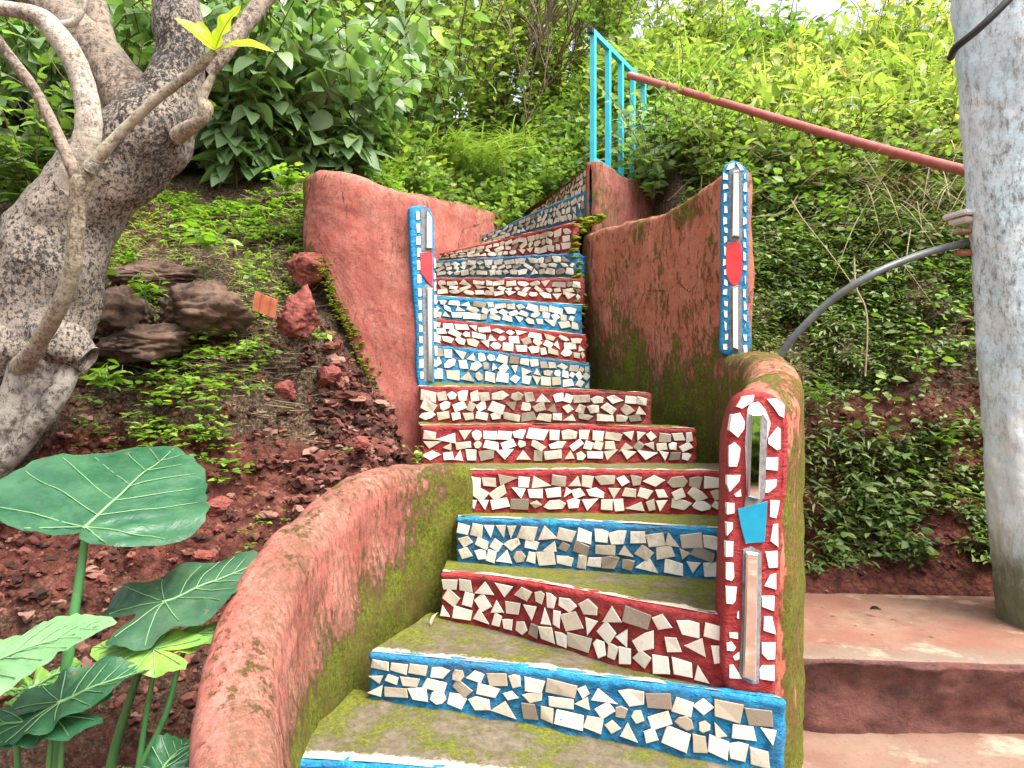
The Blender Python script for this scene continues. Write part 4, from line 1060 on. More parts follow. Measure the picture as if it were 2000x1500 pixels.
# the young forked stem in front
branch([(45,715,2.80,44),(62,690,2.72,34),(105,620,2.62,32),(138,540,2.56,31),(148,460,2.53,31),(152,400,2.52,33),(160,362,2.51,40),(164,340,2.51,36)], M['bark_twig'], .07, 18, ripple=.025)
branch([(160,362,2.51,30),(140,325,2.50,24),(112,262,2.49,22),(70,180,2.48,22),(30,125,2.47,21),(-20,60,2.46,21)], M['bark_limb'], .07, 16)
branch([(160,360,2.51,32),(176,330,2.50,30),(205,292,2.49,23),(260,235,2.48,20),(320,182,2.47,19),(365,150,2.46,18),(398,122,2.45,20),(420,100,2.45,12)], M['bark_twig'], .06, 16, ripple=.05)
V, Fc = tube(limb([(176,334,2.48,22),(182,322,2.475,20),(184,316,2.475,17)]), 14, .006, .1, 20); mesh('cut_end', V, Fc, M['bark_grey'], tree)
def blade_leaf(name, base, tip, width, nrm, mat, parent, bend=.1, fold=.2, wav=.06, shape=.75, vein=True, nl=16, rnd=.4):
    base = Vector(base); tip = Vector(tip); d = tip - base; L = d.length; d.normalize(); n_ = Vector(nrm); s = d.cross(n_).normalized(); n_ = s.cross(d)
    V, Fc = [], []; m = 9
    for k in range(nl + 1):
        t = k / nl; w = width * (math.sin(math.pi * t ** shape) ** .75 if 0 < t < 1 else .03)
        c = base + d * (L * t) + n_ * (L * bend * 4 * t * (1 - t) * .5)
        for j in range(m):
            q = (j / (m - 1)) * 2 - 1
            V.append(c + s * (w * q) + n_ * (fold * w * abs(q) + wav * w * math.sin(t * 17 + q * 2) * abs(q)))
    for k in range(nl):
        for j in range(m - 1):
            a = k * m + j; Fc.append((a, a + 1, a + m + 1, a + m))
    o = mesh(name, V, Fc, mat, parent, attrs={'rnd': [rnd] * len(V)})
    if vein:
        pts = [(*(base + d * (L * t) + n_ * (L * bend * 2 * t * (1 - t) + .001)), .0022 * (1 - t) + .0006) for t in (0, .25, .5, .75, .97)]
        v, f = tube(pts, 6, .02); mesh('midrib', v, f, M['lf_lime_rib'], o)
    return o
M['lf_lime_rib'] = simple('lime_leaf_rib', (0.36, 0.30, 0.04), 0.5)
c0 = P(421, 98, 2.44)
blade_leaf('leaf', c0, P(341, 36, 2.36), .030, (.3, -.8, .6), M['lf_lime'], tree, .12, .25, shape=.8)
blade_leaf('leaf', c0, P(386, 42, 2.52), .022, (-.3, -.9, .2), M['lf_lime'], tree, .10, .3, shape=.8, rnd=.8)
blade_leaf('leaf', c0, P(470, 12, 2.40), .036, (-.5, -.9, .1), M['lf_lime'], tree, .14, .25, .22, shape=.85, rnd=.6)
blade_leaf('leaf', c0 + Vector((.006, 0, -.004)), P(535, 102, 2.40), .030, (.1, -.75, .7), M['lf_lime'], tree, .22, .25, shape=.8, rnd=.2)

# ------------------------------------------------------------------ elephant ears
def ear_leaf(at, tip, side, length, width, mat, stalk, parent, fold=.15, droop=.25, lobes=.55, wave=.03, seed=0, curl=0.0, notch=.12, sr=.011, near=1.0, wl=1.0, quilt=.004):
    """heart-shaped blade: at = stalk joint, tip = direction of the midrib, side = direction of its right half"""
    at = Vector(at); ty = Vector(tip).normalized(); sx = Vector(side); sx = (sx - ty * sx.dot(ty)).normalized(); nz_ = sx.cross(ty).normalized()
    if nz_.z < 0: nz_ = -nz_
    ns, nr = 96, 14
    ctrl = [(0, 1.0), (12, .93), (28, .80), (50, .70), (75, .66), (100, .66 * (.4 + .6 * near)), (125, .68 * near), (146, lobes * 1.28), (160, lobes * 1.05), (171, lobes * .55), (180, notch)]
    def rad(a):
        a = abs(math.degrees(a)); return np.interp(a, [c[0] for c in ctrl], [c[1] for c in ctrl])
    def surf(x, y):
        r = math.hypot(x / (width * 1.0), y / length)
        z = quilt * math.sin((y - abs(x) * .75) / length * 42) * min(1, r * 6) + fold * abs(x) * .5 - droop * r * r * length * .5 + curl * max(0, y) ** 2
        z += wave * math.sin(math.atan2(x, y) * 7 + seed) * r * r + .008 * nz(x + seed, y, seed, 9)
        return at + sx * x + ty * y + nz_ * z
    V, Fc = [surf(0, 0)], []
    for i in range(ns):
        a = (i / ns) * 2 * math.pi - math.pi; R = rad(a) * (1 + .012 * math.sin(i * 2.1 + seed) + .02 * math.sin(i * .7 + seed))
        for j in range(1, nr + 1):
            q = j / nr * R; x = math.sin(a) * q * width / .68; y = math.cos(a) * q * length
            # quilting between the side veins
            V.append(surf(x * (wl if x < 0 else 1), y))
    for i in range(ns):
        i2 = (i + 1) % ns
        Fc.append((0, 1 + i * nr, 1 + i2 * nr))
        for j in range(nr - 1):
            a = 1 + i * nr + j; b = 1 + i2 * nr + j; Fc.append((a, a + 1, b + 1, b))
    lf = mesh('leaf', V, Fc, mat, parent, attrs={'rnd': [.5] * len(V)})
    vp = [tube([(*(surf(0, y * length) + nz_ * .0025), .0038 * (1 - y) + .0008) for y in np.linspace(-.02, .97, 9)], 6, .03)]
    for sgn in (-1, 1):
        for k, y0 in enumerate((0, 0, 0, .12, .28, .45, .62, .78)):
            ang = [150, 118, 88, 62, 55, 50, 45, 40][k]; dx, dy = math.sin(math.radians(ang)) * sgn, math.cos(math.radians(ang))
            lo, pts = 0, []
            while lo < 1.2:
                x = dx * lo * width / .68; y = y0 * length + dy * lo * length + .10 * lo * lo * length
                rr = math.hypot(x / (width / .68), y / length)
                if rr > rad(math.atan2(x / (width / .68), y / length)) * .95: break
                pts.append((*(surf(x * (wl if x < 0 else 1), y) + nz_ * .0022), .0019 * (1 - .6 * rr))); lo += .08
            if len(pts) > 2: vp.append(tube(pts, 5, .03))
    V, Fc = join(vp); mesh('vein', V, Fc, M['vein'], lf)
    pts = [(*(at - nz_ * .002 + ty * .004), sr * .75)] + [(*Vector(q), sr * (1 + .25 * k)) for k, q in enumerate(stalk)]
    V, Fc = tube(pts, 12, .03, .03, 5); mesh('leaf_stalk', V, Fc, M['petiole'], parent)
    return lf
ea = empty('elephant_ear_plant', (-1.28, 2.0, -1.25), 'tall elephant ear plant with one very large dark green leaf on an upright stalk', 'plant')
ear_leaf(P(166, 1030, 2.02), (.05, .42, .19), (1, .02, -.16), .48, .30, M['ear'], [P(160, 1100, 2.02), P(140, 1230, 2.0), P(118, 1400, 1.97), P(100, 1560, 1.95)], ea, fold=.10, droop=.10, lobes=.10, seed=1, wave=.010, notch=.03, near=.30, wl=1.45, quilt=.003)
eb = empty('elephant_ear_plant', (-1.1, 2.15, -1.3), 'elephant ear plant with a mid-sized dull green wavy leaf beside the curved parapet', 'plant')
ear_leaf(P(322, 1176, 2.12), (.22, .13, .085), (.25, -.31, -.08), .31, .18, M['ear_grey'], [P(300, 1230, 2.12), P(262, 1340, 2.1), P(225, 1460, 2.1), P(205, 1560, 2.1)], eb, fold=.18, droop=.10, lobes=.5, seed=3, wave=.016, notch=.25, sr=.009, quilt=.0015)
ec = empty('elephant_ear_plant', (-1.3, 1.75, -1.3), 'elephant ear plant with a broad pale green leaf at the left edge', 'plant')
ear_leaf(P(-70, 1320, 1.72), (.30, .08, .13), (.10, -.30, -.08), .33, .15, M['ear_lite'], [P(-50, 1400, 1.72), P(-20, 1560, 1.72)], ec, fold=.12, droop=.15, lobes=.6, seed=5, wave=.008)
ed = empty('elephant_ear_plant', (-1.0, 1.95, -1.3), 'elephant ear plant with bright yellow green curled leaf low beside the curved parapet', 'plant')
ear_leaf(P(300, 1268, 1.98), (-.21, .05, -.005), (.04, .16, .08), .20, .085, M['ear_yel'], [P(302, 1300, 1.99), P(285, 1400, 2.0), P(262, 1560, 2.0)], ed, fold=.18, droop=.16, lobes=.62, seed=8, wave=.006, quilt=.001, sr=.006)
ear_leaf(P(372, 1248, 2.05), (.10, .14, .03), (.12, -.1, -.02), .13, .075, M['ear_yel'], [P(352, 1290, 2.04), P(322, 1400, 2.02), P(262, 1520, 2.0)], ed, fold=.25, droop=.16, lobes=.5, seed=9, wave=.006, quilt=.001, sr=.007)
ee = empty('elephant_ear_plant', (-1.2, 1.85, -1.3), 'small elephant ear plant with glossy blue green folded leaves under the pale leaf', 'plant')
ear_leaf(P(118, 1372, 1.86), (.20, .05, .085), (.03, -.22, -.10), .21, .105, M['ear'], [P(126, 1400, 1.86), P(112, 1560, 1.86)], ee, fold=.5, droop=.12, lobes=.6, seed=12, sr=.006, wave=.012, quilt=.001)
ear_leaf(P(105, 1400, 1.85), (-.26, -.02, -.035), (.0, .2, .10), .25, .085, M['ear'], [P(100, 1440, 1.86), P(90, 1560, 1.86)], ee, fold=.4, droop=.08, lobes=.5, seed=14, sr=.006, wave=.010, quilt=.001)
ear_leaf(P(60, 1345, 1.95), (.14, .06, .05), (.05, -.1, -.05), .13, .045, M['ear_yel'], [P(30, 1380, 1.93), P(40, 1560, 1.92)], ee, fold=.3, droop=.08, lobes=.5, seed=15, sr=.007)
ef = empty('elephant_ear_plant', (-1.0, 1.8, -1.35), 'low elephant ear leaf just showing at the bottom edge beside the curved parapet', 'plant')
ear_leaf(P(300, 1530, 1.82), (.02, .2, .08), (1, 0, 0), .17, .10, M['ear'], [P(296, 1600, 1.82)], ef, fold=.1, droop=.2, seed=17, sr=.006)

# ------------------------------------------------------------------ railing, pipes, cable, brackets on the pale column
def bar(a, b, w, d=None):
    a, b = Vector(a), Vector(b); d = d or w; t = (b - a).normalized(); x = t.cross(Vector((0, 0, 1)))
    if x.length < .05: x = RAILN.copy()
    x.normalize(); y = x.cross(t); V = []
    for p in (a, b):
        for sx, sy in ((-1, -1), (1, -1), (1, 1), (-1, 1)): V.append(p + x * sx * w / 2 + y * sy * d / 2)
    return V, [(0, 1, 2, 3), (7, 6, 5, 4), (0, 4, 5, 1), (1, 5, 6, 2), (2, 6, 7, 3), (3, 7, 4, 0)]
r0 = Vector((.585, 5.33)); r1 = Vector((1.12, 6.25)); RAILN = Vector((r1.x - r0.x, r1.y - r0.y, 0)).normalized()
rail = empty('railing', (.585, 5.33, 1.54), 'turquoise square-tube metal railing standing on the dark red wall at the top of the stairs', 'railing')
def rp(t, z): return Vector((r0.x + (r1.x - r0.x) * t, r0.y + (r1.y - r0.y) * t, z))
ZB, ZT_ = 1.62, 2.53
for t in (0.0, .26, .50, .74, .98):
    z0 = 1.53 if t in (0.0, .98) else ZB
    V, Fc = bar(rp(t, z0), rp(t, ZT_), .036, .036); mesh('post', V, Fc, M['turq'], rail, smooth=False)
V, Fc = bar(rp(-.02, ZT_), rp(1.0, ZT_ + .0), .038, .038); mesh('top_rail', V, Fc, M['turq'], rail, smooth=False)
V, Fc = bar(rp(.0, ZB), rp(1.0, ZB), .030, .030); mesh('bottom_rail', V, Fc, M['turq'], rail, smooth=False)
V, Fc = bar(rp(-.055, ZT_), rp(-.02, ZT_), .034, .034); mesh('rail_end', V, Fc, M['black'], rail, smooth=False)
V, Fc = tube([(*P(1229, 147, 5.60), .027), (*P(1420, 203, 5.0), .027), (*P(1700, 285, 4.2), .027), (*P(1930, 345, 3.6), .027)], 16, .15)
pp = mesh('rail_pipe', V, Fc, M['pipe'])
tag(pp, 'long oxide red pipe handrail sloping down from the turquoise railing to the pale column', 'pipe', kind='thing')
V, Fc = tube([(*P(1500, 740, 3.25), .0155), (*P(1522, 698, 3.22), .0155), (*P(1556, 652, 3.18), .0155), (*P(1620, 590, 3.12), .0155), (*P(1700, 538, 3.06), .0155), (*P(1790, 500, 3.1), .0155), (*P(1880, 476, 3.14), .0155), (*P(1960, 462, 3.16), .0155)], 16, .03)
tag(mesh('water_hose', V, Fc, M['hose']), 'thick grey plastic hose arching from behind the parapet to the pale column', 'hose', kind='thing')
V, Fc = tube([(*P(1857, 112, 2.72), .013), (*P(1868, 92, 2.62), .013), (*P(1905, 62, 2.56), .013), (*P(1945, 25, 2.53), .013), (*P(1985, -15, 2.52), .013), (*P(2040, -60, 2.55), .013)], 12, .02)
tag(mesh('cable', V, Fc, M['black']), 'thick black cable slung round the top of the pale column', 'cable', kind='thing')
# pale column: leaning, wider towards the top
def column():
    V, Fc, low = [], [], []; seg = 64; nz_ = 190
    prof = [(1262, 1949), (1225, 1946), (1050, 1937), (900, 1926), (750, 1915), (600, 1905), (400, 1889), (250, 1878), (110, 1868), (0, 1862), (-150, 1855)]
    for k in range(nz_ + 1):
        v = 1262 - (1262 + 150) * k / nz_; ul = np.interp(-v, [-a for a, b in prof], [b for a, b in prof]); D = 2.88
        z = (750 - v) / F * 3.0; kk = (ul - 1000) / F; r = .30; cy = 3.05; ry = .24; cx = kk * cy + math.sqrt(r * r + kk * kk * ry * ry)
        for j in range(seg):
            a = j / seg * 2 * math.pi; x = cx + math.cos(a) * r; y = cy + math.sin(a) * ry
            d = .022 * nz(math.cos(a), math.sin(a), z, 1.6, 3) + .010 * nz(math.cos(a) * 2, math.sin(a) * 2, z * 2, 6, 3)
            V.append((x + math.cos(a) * d, y + math.sin(a) * d, z)); low.append(.62 * smoothstep(-.35, -.95, z) + .05)
    for k in range(nz_):
        for j in range(seg):
            q = k * seg + j; q2 = k * seg + (j + 1) % seg; Fc.append((q, q2, q2 + seg, q + seg))
    Fc.append(tuple(nz_ * seg + j for j in range(seg)))
    o = mesh('column', V, Fc, M['lime'], attrs={'low': low})
    tag(o, 'thick pale blue limewashed column with grey mould at the right edge', 'column', kind='thing')
column()
def boxmesh(c, s, rz=0, taper=1.0, bev=.006):
    import bmesh
    bm = bmesh.new(); bmesh.ops.create_cube(bm, size=1)
    for v in bm.verts:
        k = taper if v.co.z < 0 else 1
        v.co = Vector((v.co.x * s[0] * k, v.co.y * s[1] * k, v.co.z * s[2]))
    bmesh.ops.bevel(bm, geom=list(bm.edges), offset=bev, segments=2, affect='EDGES')
    V = [Vector((v.co.x * math.cos(rz) - v.co.y * math.sin(rz), v.co.x * math.sin(rz) + v.co.y * math.cos(rz), v.co.z)) + Vector(c) for v in bm.verts]
    bm.verts.index_update(); Fc = [tuple(v.index for v in f.verts) for f in bm.faces]; bm.free(); return V, Fc
bx = empty('floodlight', tuple(P(1890, 430, 2.9)), 'small white floodlight housing with brown arm on the pale column', 'lamp')
V, Fc = join([boxmesh(P(1886, 420, 3.12), (.12, .13, .022), .2), boxmesh(P(1888, 433, 3.12), (.11, .11, .022), .2, .8)]); mesh('housing', V, Fc, M['white_pl'], bx, smooth=False)
V, Fc = boxmesh(P(1890, 453, 3.12), (.10, .06, .016), .15, bev=.003); mesh('bracket', V, Fc, M['brown_pl'], bx, smooth=False)
V, Fc = tube([(*P(1866, 495, 3.12), .011), (*P(1945, 494, 3.12), .011)], 12, .03)
tag(mesh('pipe_stub', V, Fc, M['pipe']), 'short dark red pipe stub poking from the pale column below the hose', 'pipe', kind='thing')
V, Fc = tube([(*P(960, 369, 8.0), .035), (*P(1060, 372, 8.0), .035), (*P(1130, 376, 8.0), .035)], 10, .1, .1, 5)
tag(mesh('pipe', V, Fc, M['pipe']), 'rusty pinkish pipe lying in the greenery beyond the top of the stairs', 'pipe', kind='thing')

# ------------------------------------------------------------------ rocks, tile fragment, dead leaf
def rock(u, v, D, w, h, label, mat, seed, name='rock', dd=.8, group=None, amp=.5):
    V, Fc = [], []; nu, nv2 = 80, 52; c = P(u, v, D); a, b = w / 2 / F * D, h / 2 / F * D
    R = random.Random(seed); planes = [(Vector((R.gauss(0, 1), R.gauss(0, 1), R.gauss(0, 1))).normalized(), R.uniform(.60, 1.0)) for _ in range(16)]
    for j in range(nv2 + 1):
        th = j / nv2 * math.pi
        for k in range(nu):
            ph = k / nu * 2 * math.pi
            d = Vector((math.sin(th) * math.cos(ph), math.sin(th) * math.sin(ph), math.cos(th)))
            e = d; f = min(hk / max(d.dot(nk), .02) for nk, hk in planes)
            f = min(f, 1.25) * (1 + .13 * nz(d.x + seed, d.y, d.z * 2.2, 2.2, 4) + .06 * nz(d.x, d.y + seed, d.z * 2, 7, 4) + .045 * nz(d.x, d.y, d.z + seed, 16, 3))
            V.append(c + Vector((e.x * a, e.y * a * dd, e.z * b)) * f)
    for j in range(nv2):
        for k in range(nu):
            Fc.append((j * nu + k, (j + 1) * nu + k, (j + 1) * nu + (k + 1) % nu, j * nu + (k + 1) % nu))
    return tag(mesh(name, V, Fc, mat), label, 'rock', group, 'thing')
rock(400, 618, 3.70, 185, 105, 'broad flat-topped dark rock in the middle of the earth bank', M['rock'], 2, amp=.35)
rock(290, 672, 3.60, 215, 80, 'long low brown rock just below the broad flat-topped rock', M['rock'], 11, amp=.45)
rock(235, 620, 3.66, 130, 110, 'dark rock nearest the tree trunk with weeds on top', M['rock'], 17)
rock(300, 545, 3.98, 200, 64, 'dark ledge rock highest on the earth bank', M['rock'], 23)
rock(585, 618, 3.60, 84, 96, 'upright dark red rock beside the hanging wall', M['rock_red'], 7, amp=.55)
rock(602, 528, 3.98, 80, 90, 'crumbly red rock under the corner of the hanging wall', M['rock_red'], 31)
rock(555, 762, 3.42, 44, 34, 'small red stone in the middle of the bank below the upright rock', M['rock_red'], 37)
rock(640, 735, 3.62, 44, 40, 'small red stone close to the hanging wall', M['rock_red'], 41)
rock(705, 870, 3.40, 40, 30, 'small red stone at the foot of the hanging wall', M['rock_red'], 43)
rock(420, 990, 2.98, 60, 34, 'pale red stone in the loose soil above the wavy leaf', M['rock_red'], 47)
rock(395, 1085, 2.80, 48, 28, 'small pinkish stone partly behind the wavy leaf', M['rock_red'], 53)
V, Fc = [], []
tc = P(517, 600, 3.50)
for j in range(2):
    for k in range(13):
        x = (k / 12 - .5) * .11; z = .008 * (1 if 3 < k < 6 or 8 < k < 11 else 0)
        V += [(x, -.035 + j * .09, z), (x, -.035 + j * .09, z - .010)]
R3 = [Vector((.8, .25, -.3)), Vector((.2, -.2, .7)), Vector((.3, -.8, -.2))]
V = [tc + R3[0].normalized() * v[0] + R3[1].normalized() * v[1] + R3[2].normalized() * v[2] for v in V]
for k in range(12):
    a, b = k * 2, 26 + k * 2; Fc += [(a, a + 2, b + 2, b), (a + 1, b + 1, b + 3, a + 3), (a, a + 1, a + 3, a + 2), (b, b + 2, b + 3, b + 1)]
Fc += [(0, 26, 27, 1), (24, 25, 51, 50)]
tag(mesh('roof_tile_fragment', V, Fc, M['terra'], smooth=False), 'broken orange clay roof tile lying on the bank beside the upright red rock', 'tile', kind='thing')
def dead(u, v, D, u2, v2, D2, w, label, nrm=(0, -.6, .8), mat=None):
    o = blade_leaf('fallen_leaf', P(u, v, D), P(u2, v2, D2), w, nrm, mat or M['dry'], None, .2, .5, .1, vein=False, nl=10, rnd=.9)
    tag(o, label, 'leaf', kind='thing')
dead(842, 1222, 2.66, 856, 1196, 2.70, .009, 'pale dried leaf leaning at the left corner of the bowed red step', (-.6, -.7, .2))
dead(1698, 1190, 3.12, 1722, 1192, 3.08, .012, 'dark curled leaf lying on the terrace right of the stairs', mat=M['black'])
dead(1396, 1140, 2.66, 1410, 1142, 2.66, .008, 'dark shrivelled leaf on the mossy tread beside the red pillar', mat=M['black'])
# ------------------------------------------------------------------ greenery
def at_ground(u, D, dz=0.0):
    x = (u - 1000) / F * D; return (x, D, gz(x, D) + dz)
def cluster(u, D, n, su, sD):
    xs = (u - 1000) / F * D + rng.normal(0, su, n); ys = D + rng.normal(0, sD, n)
    return np.stack([xs, ys, gzs(xs, ys)], 1)
# broad dusty-leaved shrubs above the earth bank
G1 = 'broad-leaved shrubs above the earth bank'
for u, D, ht, lab in ((300, 5.1, 1.75, 'broad dusty leaved shrub seen between the forks of the frangipani tree'),
                      (460, 5.05, 1.75, 'broad dusty leaved shrub just right of the frangipani trunk with low hanging leaves'),
                      (600, 5.2, 1.65, 'broad dusty leaved shrub standing above the left corner of the hanging wall'),
                      (715, 6.6, 1.85, 'broad dusty leaved shrub at the right end of its row beside the arching grass'),
                      (90, 5.0, 1.8, 'broad dusty leaved shrub behind the pale branches at the left edge')):
    shrub('broad_leaf_shrub', lab, 'shrub', cluster(u, D, 6, .22, .2), 10, ht, .70, 17, .195, BROAD, M['lf_dusty'], G1, .5, .005, .35, 1.25, .0, .12, .4)
for u, D, ht, lab in ((200, 4.75, 1.0, 'low broad leaved bush directly behind the big tree trunk'),
                      (20, 4.4, .9, 'shaded broad leaved bush at the far left behind the trunk')):
    shrub('leafy_bush', lab, 'bush', cluster(u, D, 5, .2, .15), 8, ht, .8, 14, .11, BROAD, M['lf_mid'], None, .42)
# trees and thicket closing off the top left and centre
G2 = 'trees at the back of the slope'
for u, D, ht, sp, mat, tint, lab in (
     (-60, 6.6, 3.4, .5, 'lf_mid', .5, 'tree with mid green leaves behind the far left branch tips'),
     (200, 7.0, 3.6, .45, 'lf_mid', .55, 'tree filling the gap between the frangipani limbs'),
     (430, 7.2, 3.4, .45, 'lf_mid', .4, 'darker green tree rising behind the dusty shrubs near the lime leaves'),
     (640, 7.6, 3.6, .45, 'lf_bright', .25, 'fresh green tree behind the middle of the dusty shrubs'),
     (820, 8.0, 3.4, .45, 'lf_bright', .45, 'light yellow green tree above the arching grass'),
     (960, 8.8, 3.2, .40, 'lf_bright', .5, 'airy light green tree above the top of the stairs'),
     (1090, 9.4, 3.0, .38, 'lf_bright', .45, 'airy small leaved tree just left of the turquoise railing'),
     (1195, 10.5, 2.3, .38, 'lf_mid', .65, 'thin small tree behind the turquoise railing')):
    shrub('background_tree', lab, 'tree', cluster(u, D, 7, .5, .4), 13, ht, sp, 90 if D < 8.5 else 84, .11 if D < 8.5 else .09, MED, M[mat], G2, tint, .008, .25, .6, .4, .02, .6)
# bare-twigged little tree against the sky
def twigtree(u, D, h, label):
    b = at_ground(u, D); e = empty('twig_tree', b, label, 'tree'); A, B, tips = [], [], []
    def grow(p, d, L, lev):
        q = p + d * L; A.append(p); B.append(q)
        if lev == 0: tips.append((q, d)); return
        for k in range(3 if lev > 2 else 2):
            dd = (d + Vector((random.uniform(-.55, .55), random.uniform(-.5, .5), random.uniform(-.1, .45)))).normalized(); grow(q, dd, L * random.uniform(.62, .85), lev - 1)
    grow(Vector(b), Vector((.15, 0, 1)).normalized(), h * .36, 5)
    sticks('stem', A, B, .010, M['stem'], e)
    p = [t[0] for t in tips for _ in range(4)]; d = [t[1] + Vector((random.uniform(-1, 1), random.uniform(-1, 1), random.uniform(-.3, .6))) for t in tips for _ in range(4)]
    leaves('foliage', DIA, p, d, .075, M['lf_mid'], rng.uniform(.1, .6, len(p)), e)
twigtree(1262, 8.6, 2.5, 'thin dark twiggy sapling against the sky right of the turquoise railing')
twigtree(1010, 7.6, 1.9, 'thin leafless looking sapling in the undergrowth above the stairs')

# hillside cover: plants one cannot count
def cover(name, mat, n, fx, fy, hgt, per, size, tpl, tint, tvar=.14, spread=.5, dens=None, nst=4, stems=True, up=.4, down=.5, tn=.35, tf=.6):
    x = fx(n); y = fy(n)
    if dens is not None:
        k = dens(x, y); x, y = x[k], y[k]
    z = gzs(x, y); base = np.stack([x, y, z], 1)
    H = hgt * (1 + .8 * vnoise(x, y, 1.3, 77)) * rng.uniform(.6, 1.15, len(x))
    H = H * (1 - .55 * smoothstep(7.5, 9.5, y) * (x > 1.5))
    S = stems_grow(base, nst, H, spread, nseg=5)
    p, d, t = leafy(S, per, .15, size * .15, down, up)
    ptint = np.repeat(np.repeat(tint + rng.normal(0, tvar, len(x)) + tn * vnoise(x, y, tf, 88), nst), per)
    o = leaves(name, tpl, p, d, size * rng.uniform(.55, 1.2, len(p)), M[mat], ptint + rng.normal(0, .08, len(p)), None, roll=.55)
    tag(o, kind='stuff')
    if stems:
        a, b = seg_pairs(S); tag(sticks(name + '_stems', a, b, .0025, M['stem'], None), kind='stuff')
U = rng.uniform
# centre slope behind the stairs
cover('undergrowth', 'lf_mid', 900, lambda n: U(-1.6, 1.5, n), lambda n: U(6.6, 10, n), .55, 10, .085, MED, .55, dens=lambda x, y: (x < .2) | (y > 6.7))
cover('undergrowth', 'lf_mid', 700, lambda n: U(-4.5, -.6, n), lambda n: U(5.3, 8, n), .6, 10, .085, MED, .45, dens=lambda x, y: (x < -1.25) | (y > 6.2))
cover('undergrowth', 'lf_ground', 500, lambda n: U(-1.2, .2, n), lambda n: U(5.6, 7.4, n), .20, 9, .05, MED, .55, nst=3, dens=lambda x, y: (y > 7.2) | (x < -.95 + (y - 5.6) * .45))
# right hillside: bright sunlit mass above the bank
cover('hillside_foliage', 'lf_bright', 2000, lambda n: U(1.0, 8.5, n), lambda n: U(5.3, 10.3, n), .75, 10, .155, LANCE, .55, dens=lambda x, y: (y > 6.2) | (x > 1.35))
cover('hillside_foliage', 'lf_bright', 1700, lambda n: U(.9, 8.5, n), lambda n: U(5.2, 10.3, n), .6, 10, .12, MED, .42, dens=lambda x, y: (y > 6.2) | (x > 1.35))
cover('hillside_foliage', 'lf_mid', 800, lambda n: U(.6, 6, n), lambda n: U(4.95, 6.0, n), .42, 10, .075, MED, .5, dens=lambda x, y: (x > 1.4) | (y > 6.2))
# long grass on the right hillside
n = 1800; x = U(1.2, 8, n); y = U(5.4, 9.5, n); z = gzs(x, y) + U(.1, .5, n)
a = rng.uniform(0, 6.28, n)
tag(grassblades('hillside_grass', np.stack([x, y, z], 1), np.stack([np.cos(a) * .5, np.sin(a) * .5, U(.6, 1.2, n)], 1), U(.35, .8, n), .011, M['grass'], .55 + rng.normal(0, .22, n), bend=.8), kind='stuff')
# taller shrubs standing out of the right hillside
G6 = 'tall shrubs on the right hillside'
for u, D, ht, sz, tint, mat, tp, lab in (
     (1330, 8.2, 1.6, .13, .50, 'lf_bright', MED, 'tall yellow green shrub above the upper end of the red pipe'),
     (1400, 9.0, 1.6, .17, .65, 'lf_bright', LANCE, 'feathery yellow green shrub touching the sky right of the sapling'),
     (1490, 7.2, 1.2, .14, .35, 'lf_mid', MED, 'darker green shrub in the middle of the right hillside'),
     (1515, 9.4, 1.1, .12, .70, 'lf_bright', MED, 'pale green shrub on the skyline just left of the gap of sky'),
     (1640, 7.3, .75, .20, .60, 'lf_bright', LANCE, 'shrub of long drooping leaves below the gap of sky'),
     (1720, 9.3, .6, .14, .45, 'lf_mid', BROAD, 'broad leaved shrub poking up into the gap of sky'),
     (1760, 7.4, 1.2, .20, .75, 'lf_bright', LANCE, 'pale long leaved shrub near the column above the pipe'),
     (1840, 10.2, 1.9, .13, .10, 'lf_mid', MED, 'dark green tree crown on the skyline against the pale column'),
     (1860, 6.6, 1.0, .17, .55, 'lf_bright', LANCE, 'long leaved shrub growing against the pale column'),
     (1560, 6.4, .9, .16, .80, 'lf_bright', LANCE, 'very light long leaved shrub just above the middle of the pipe'),
     (1400, 6.6, 1.0, .11, .60, 'lf_mid', MED, 'bushy green shrub just above the upper part of the pipe')):
    shrub('hill_shrub', lab, 'shrub', cluster(u, D, 6, .26, .2), 9, ht, .55, 22, sz, tp, M[mat], G6, tint, .005, .4, .7, .3, .12, .5)
# leafy bush in front of the railing, individual plants along the top of the right bank
cover('undergrowth', 'lf_mid', 260, lambda n: U(1.0, 1.9, n), lambda n: U(5.9, 7.0, n), .5, 10, .085, MED, .5)
G3 = 'bushes along the top of the right bank'
for u, D, ht, sz, tint, mat, lab in (
     (1282, 5.62, 1.05, .095, .6, 'lf_dusty', 'dull green leafy bush growing in front of the turquoise railing'),
     (1350, 5.5, .80, .08, .55, 'lf_mid', 'leafy bush under the upper end of the red pipe'),
     (1450, 5.3, .60, .075, .6, 'lf_mid', 'leafy bush directly above the blue tiled pillar'),
     (1560, 5.2, .70, .075, .75, 'lf_mid', 'light green bush below the middle of the red pipe'),
     (1680, 5.3, .65, .07, .7, 'lf_mid', 'light green bush below the lower half of the red pipe'),
     (1800, 5.2, .60, .07, .55, 'lf_mid', 'green bush beside the pale column under the pipe end')):
    b = cluster(u, D, 4, .14, .1)
    b[:, 2] = np.maximum(b[:, 2], 1.38 if u < 1300 else 1.0)
    shrub('leafy_bush', lab, 'bush', b, 9, ht, .75, 14, sz, MED, M[mat], G3, tint, .0035, .3, .5, .35, .1, .5)
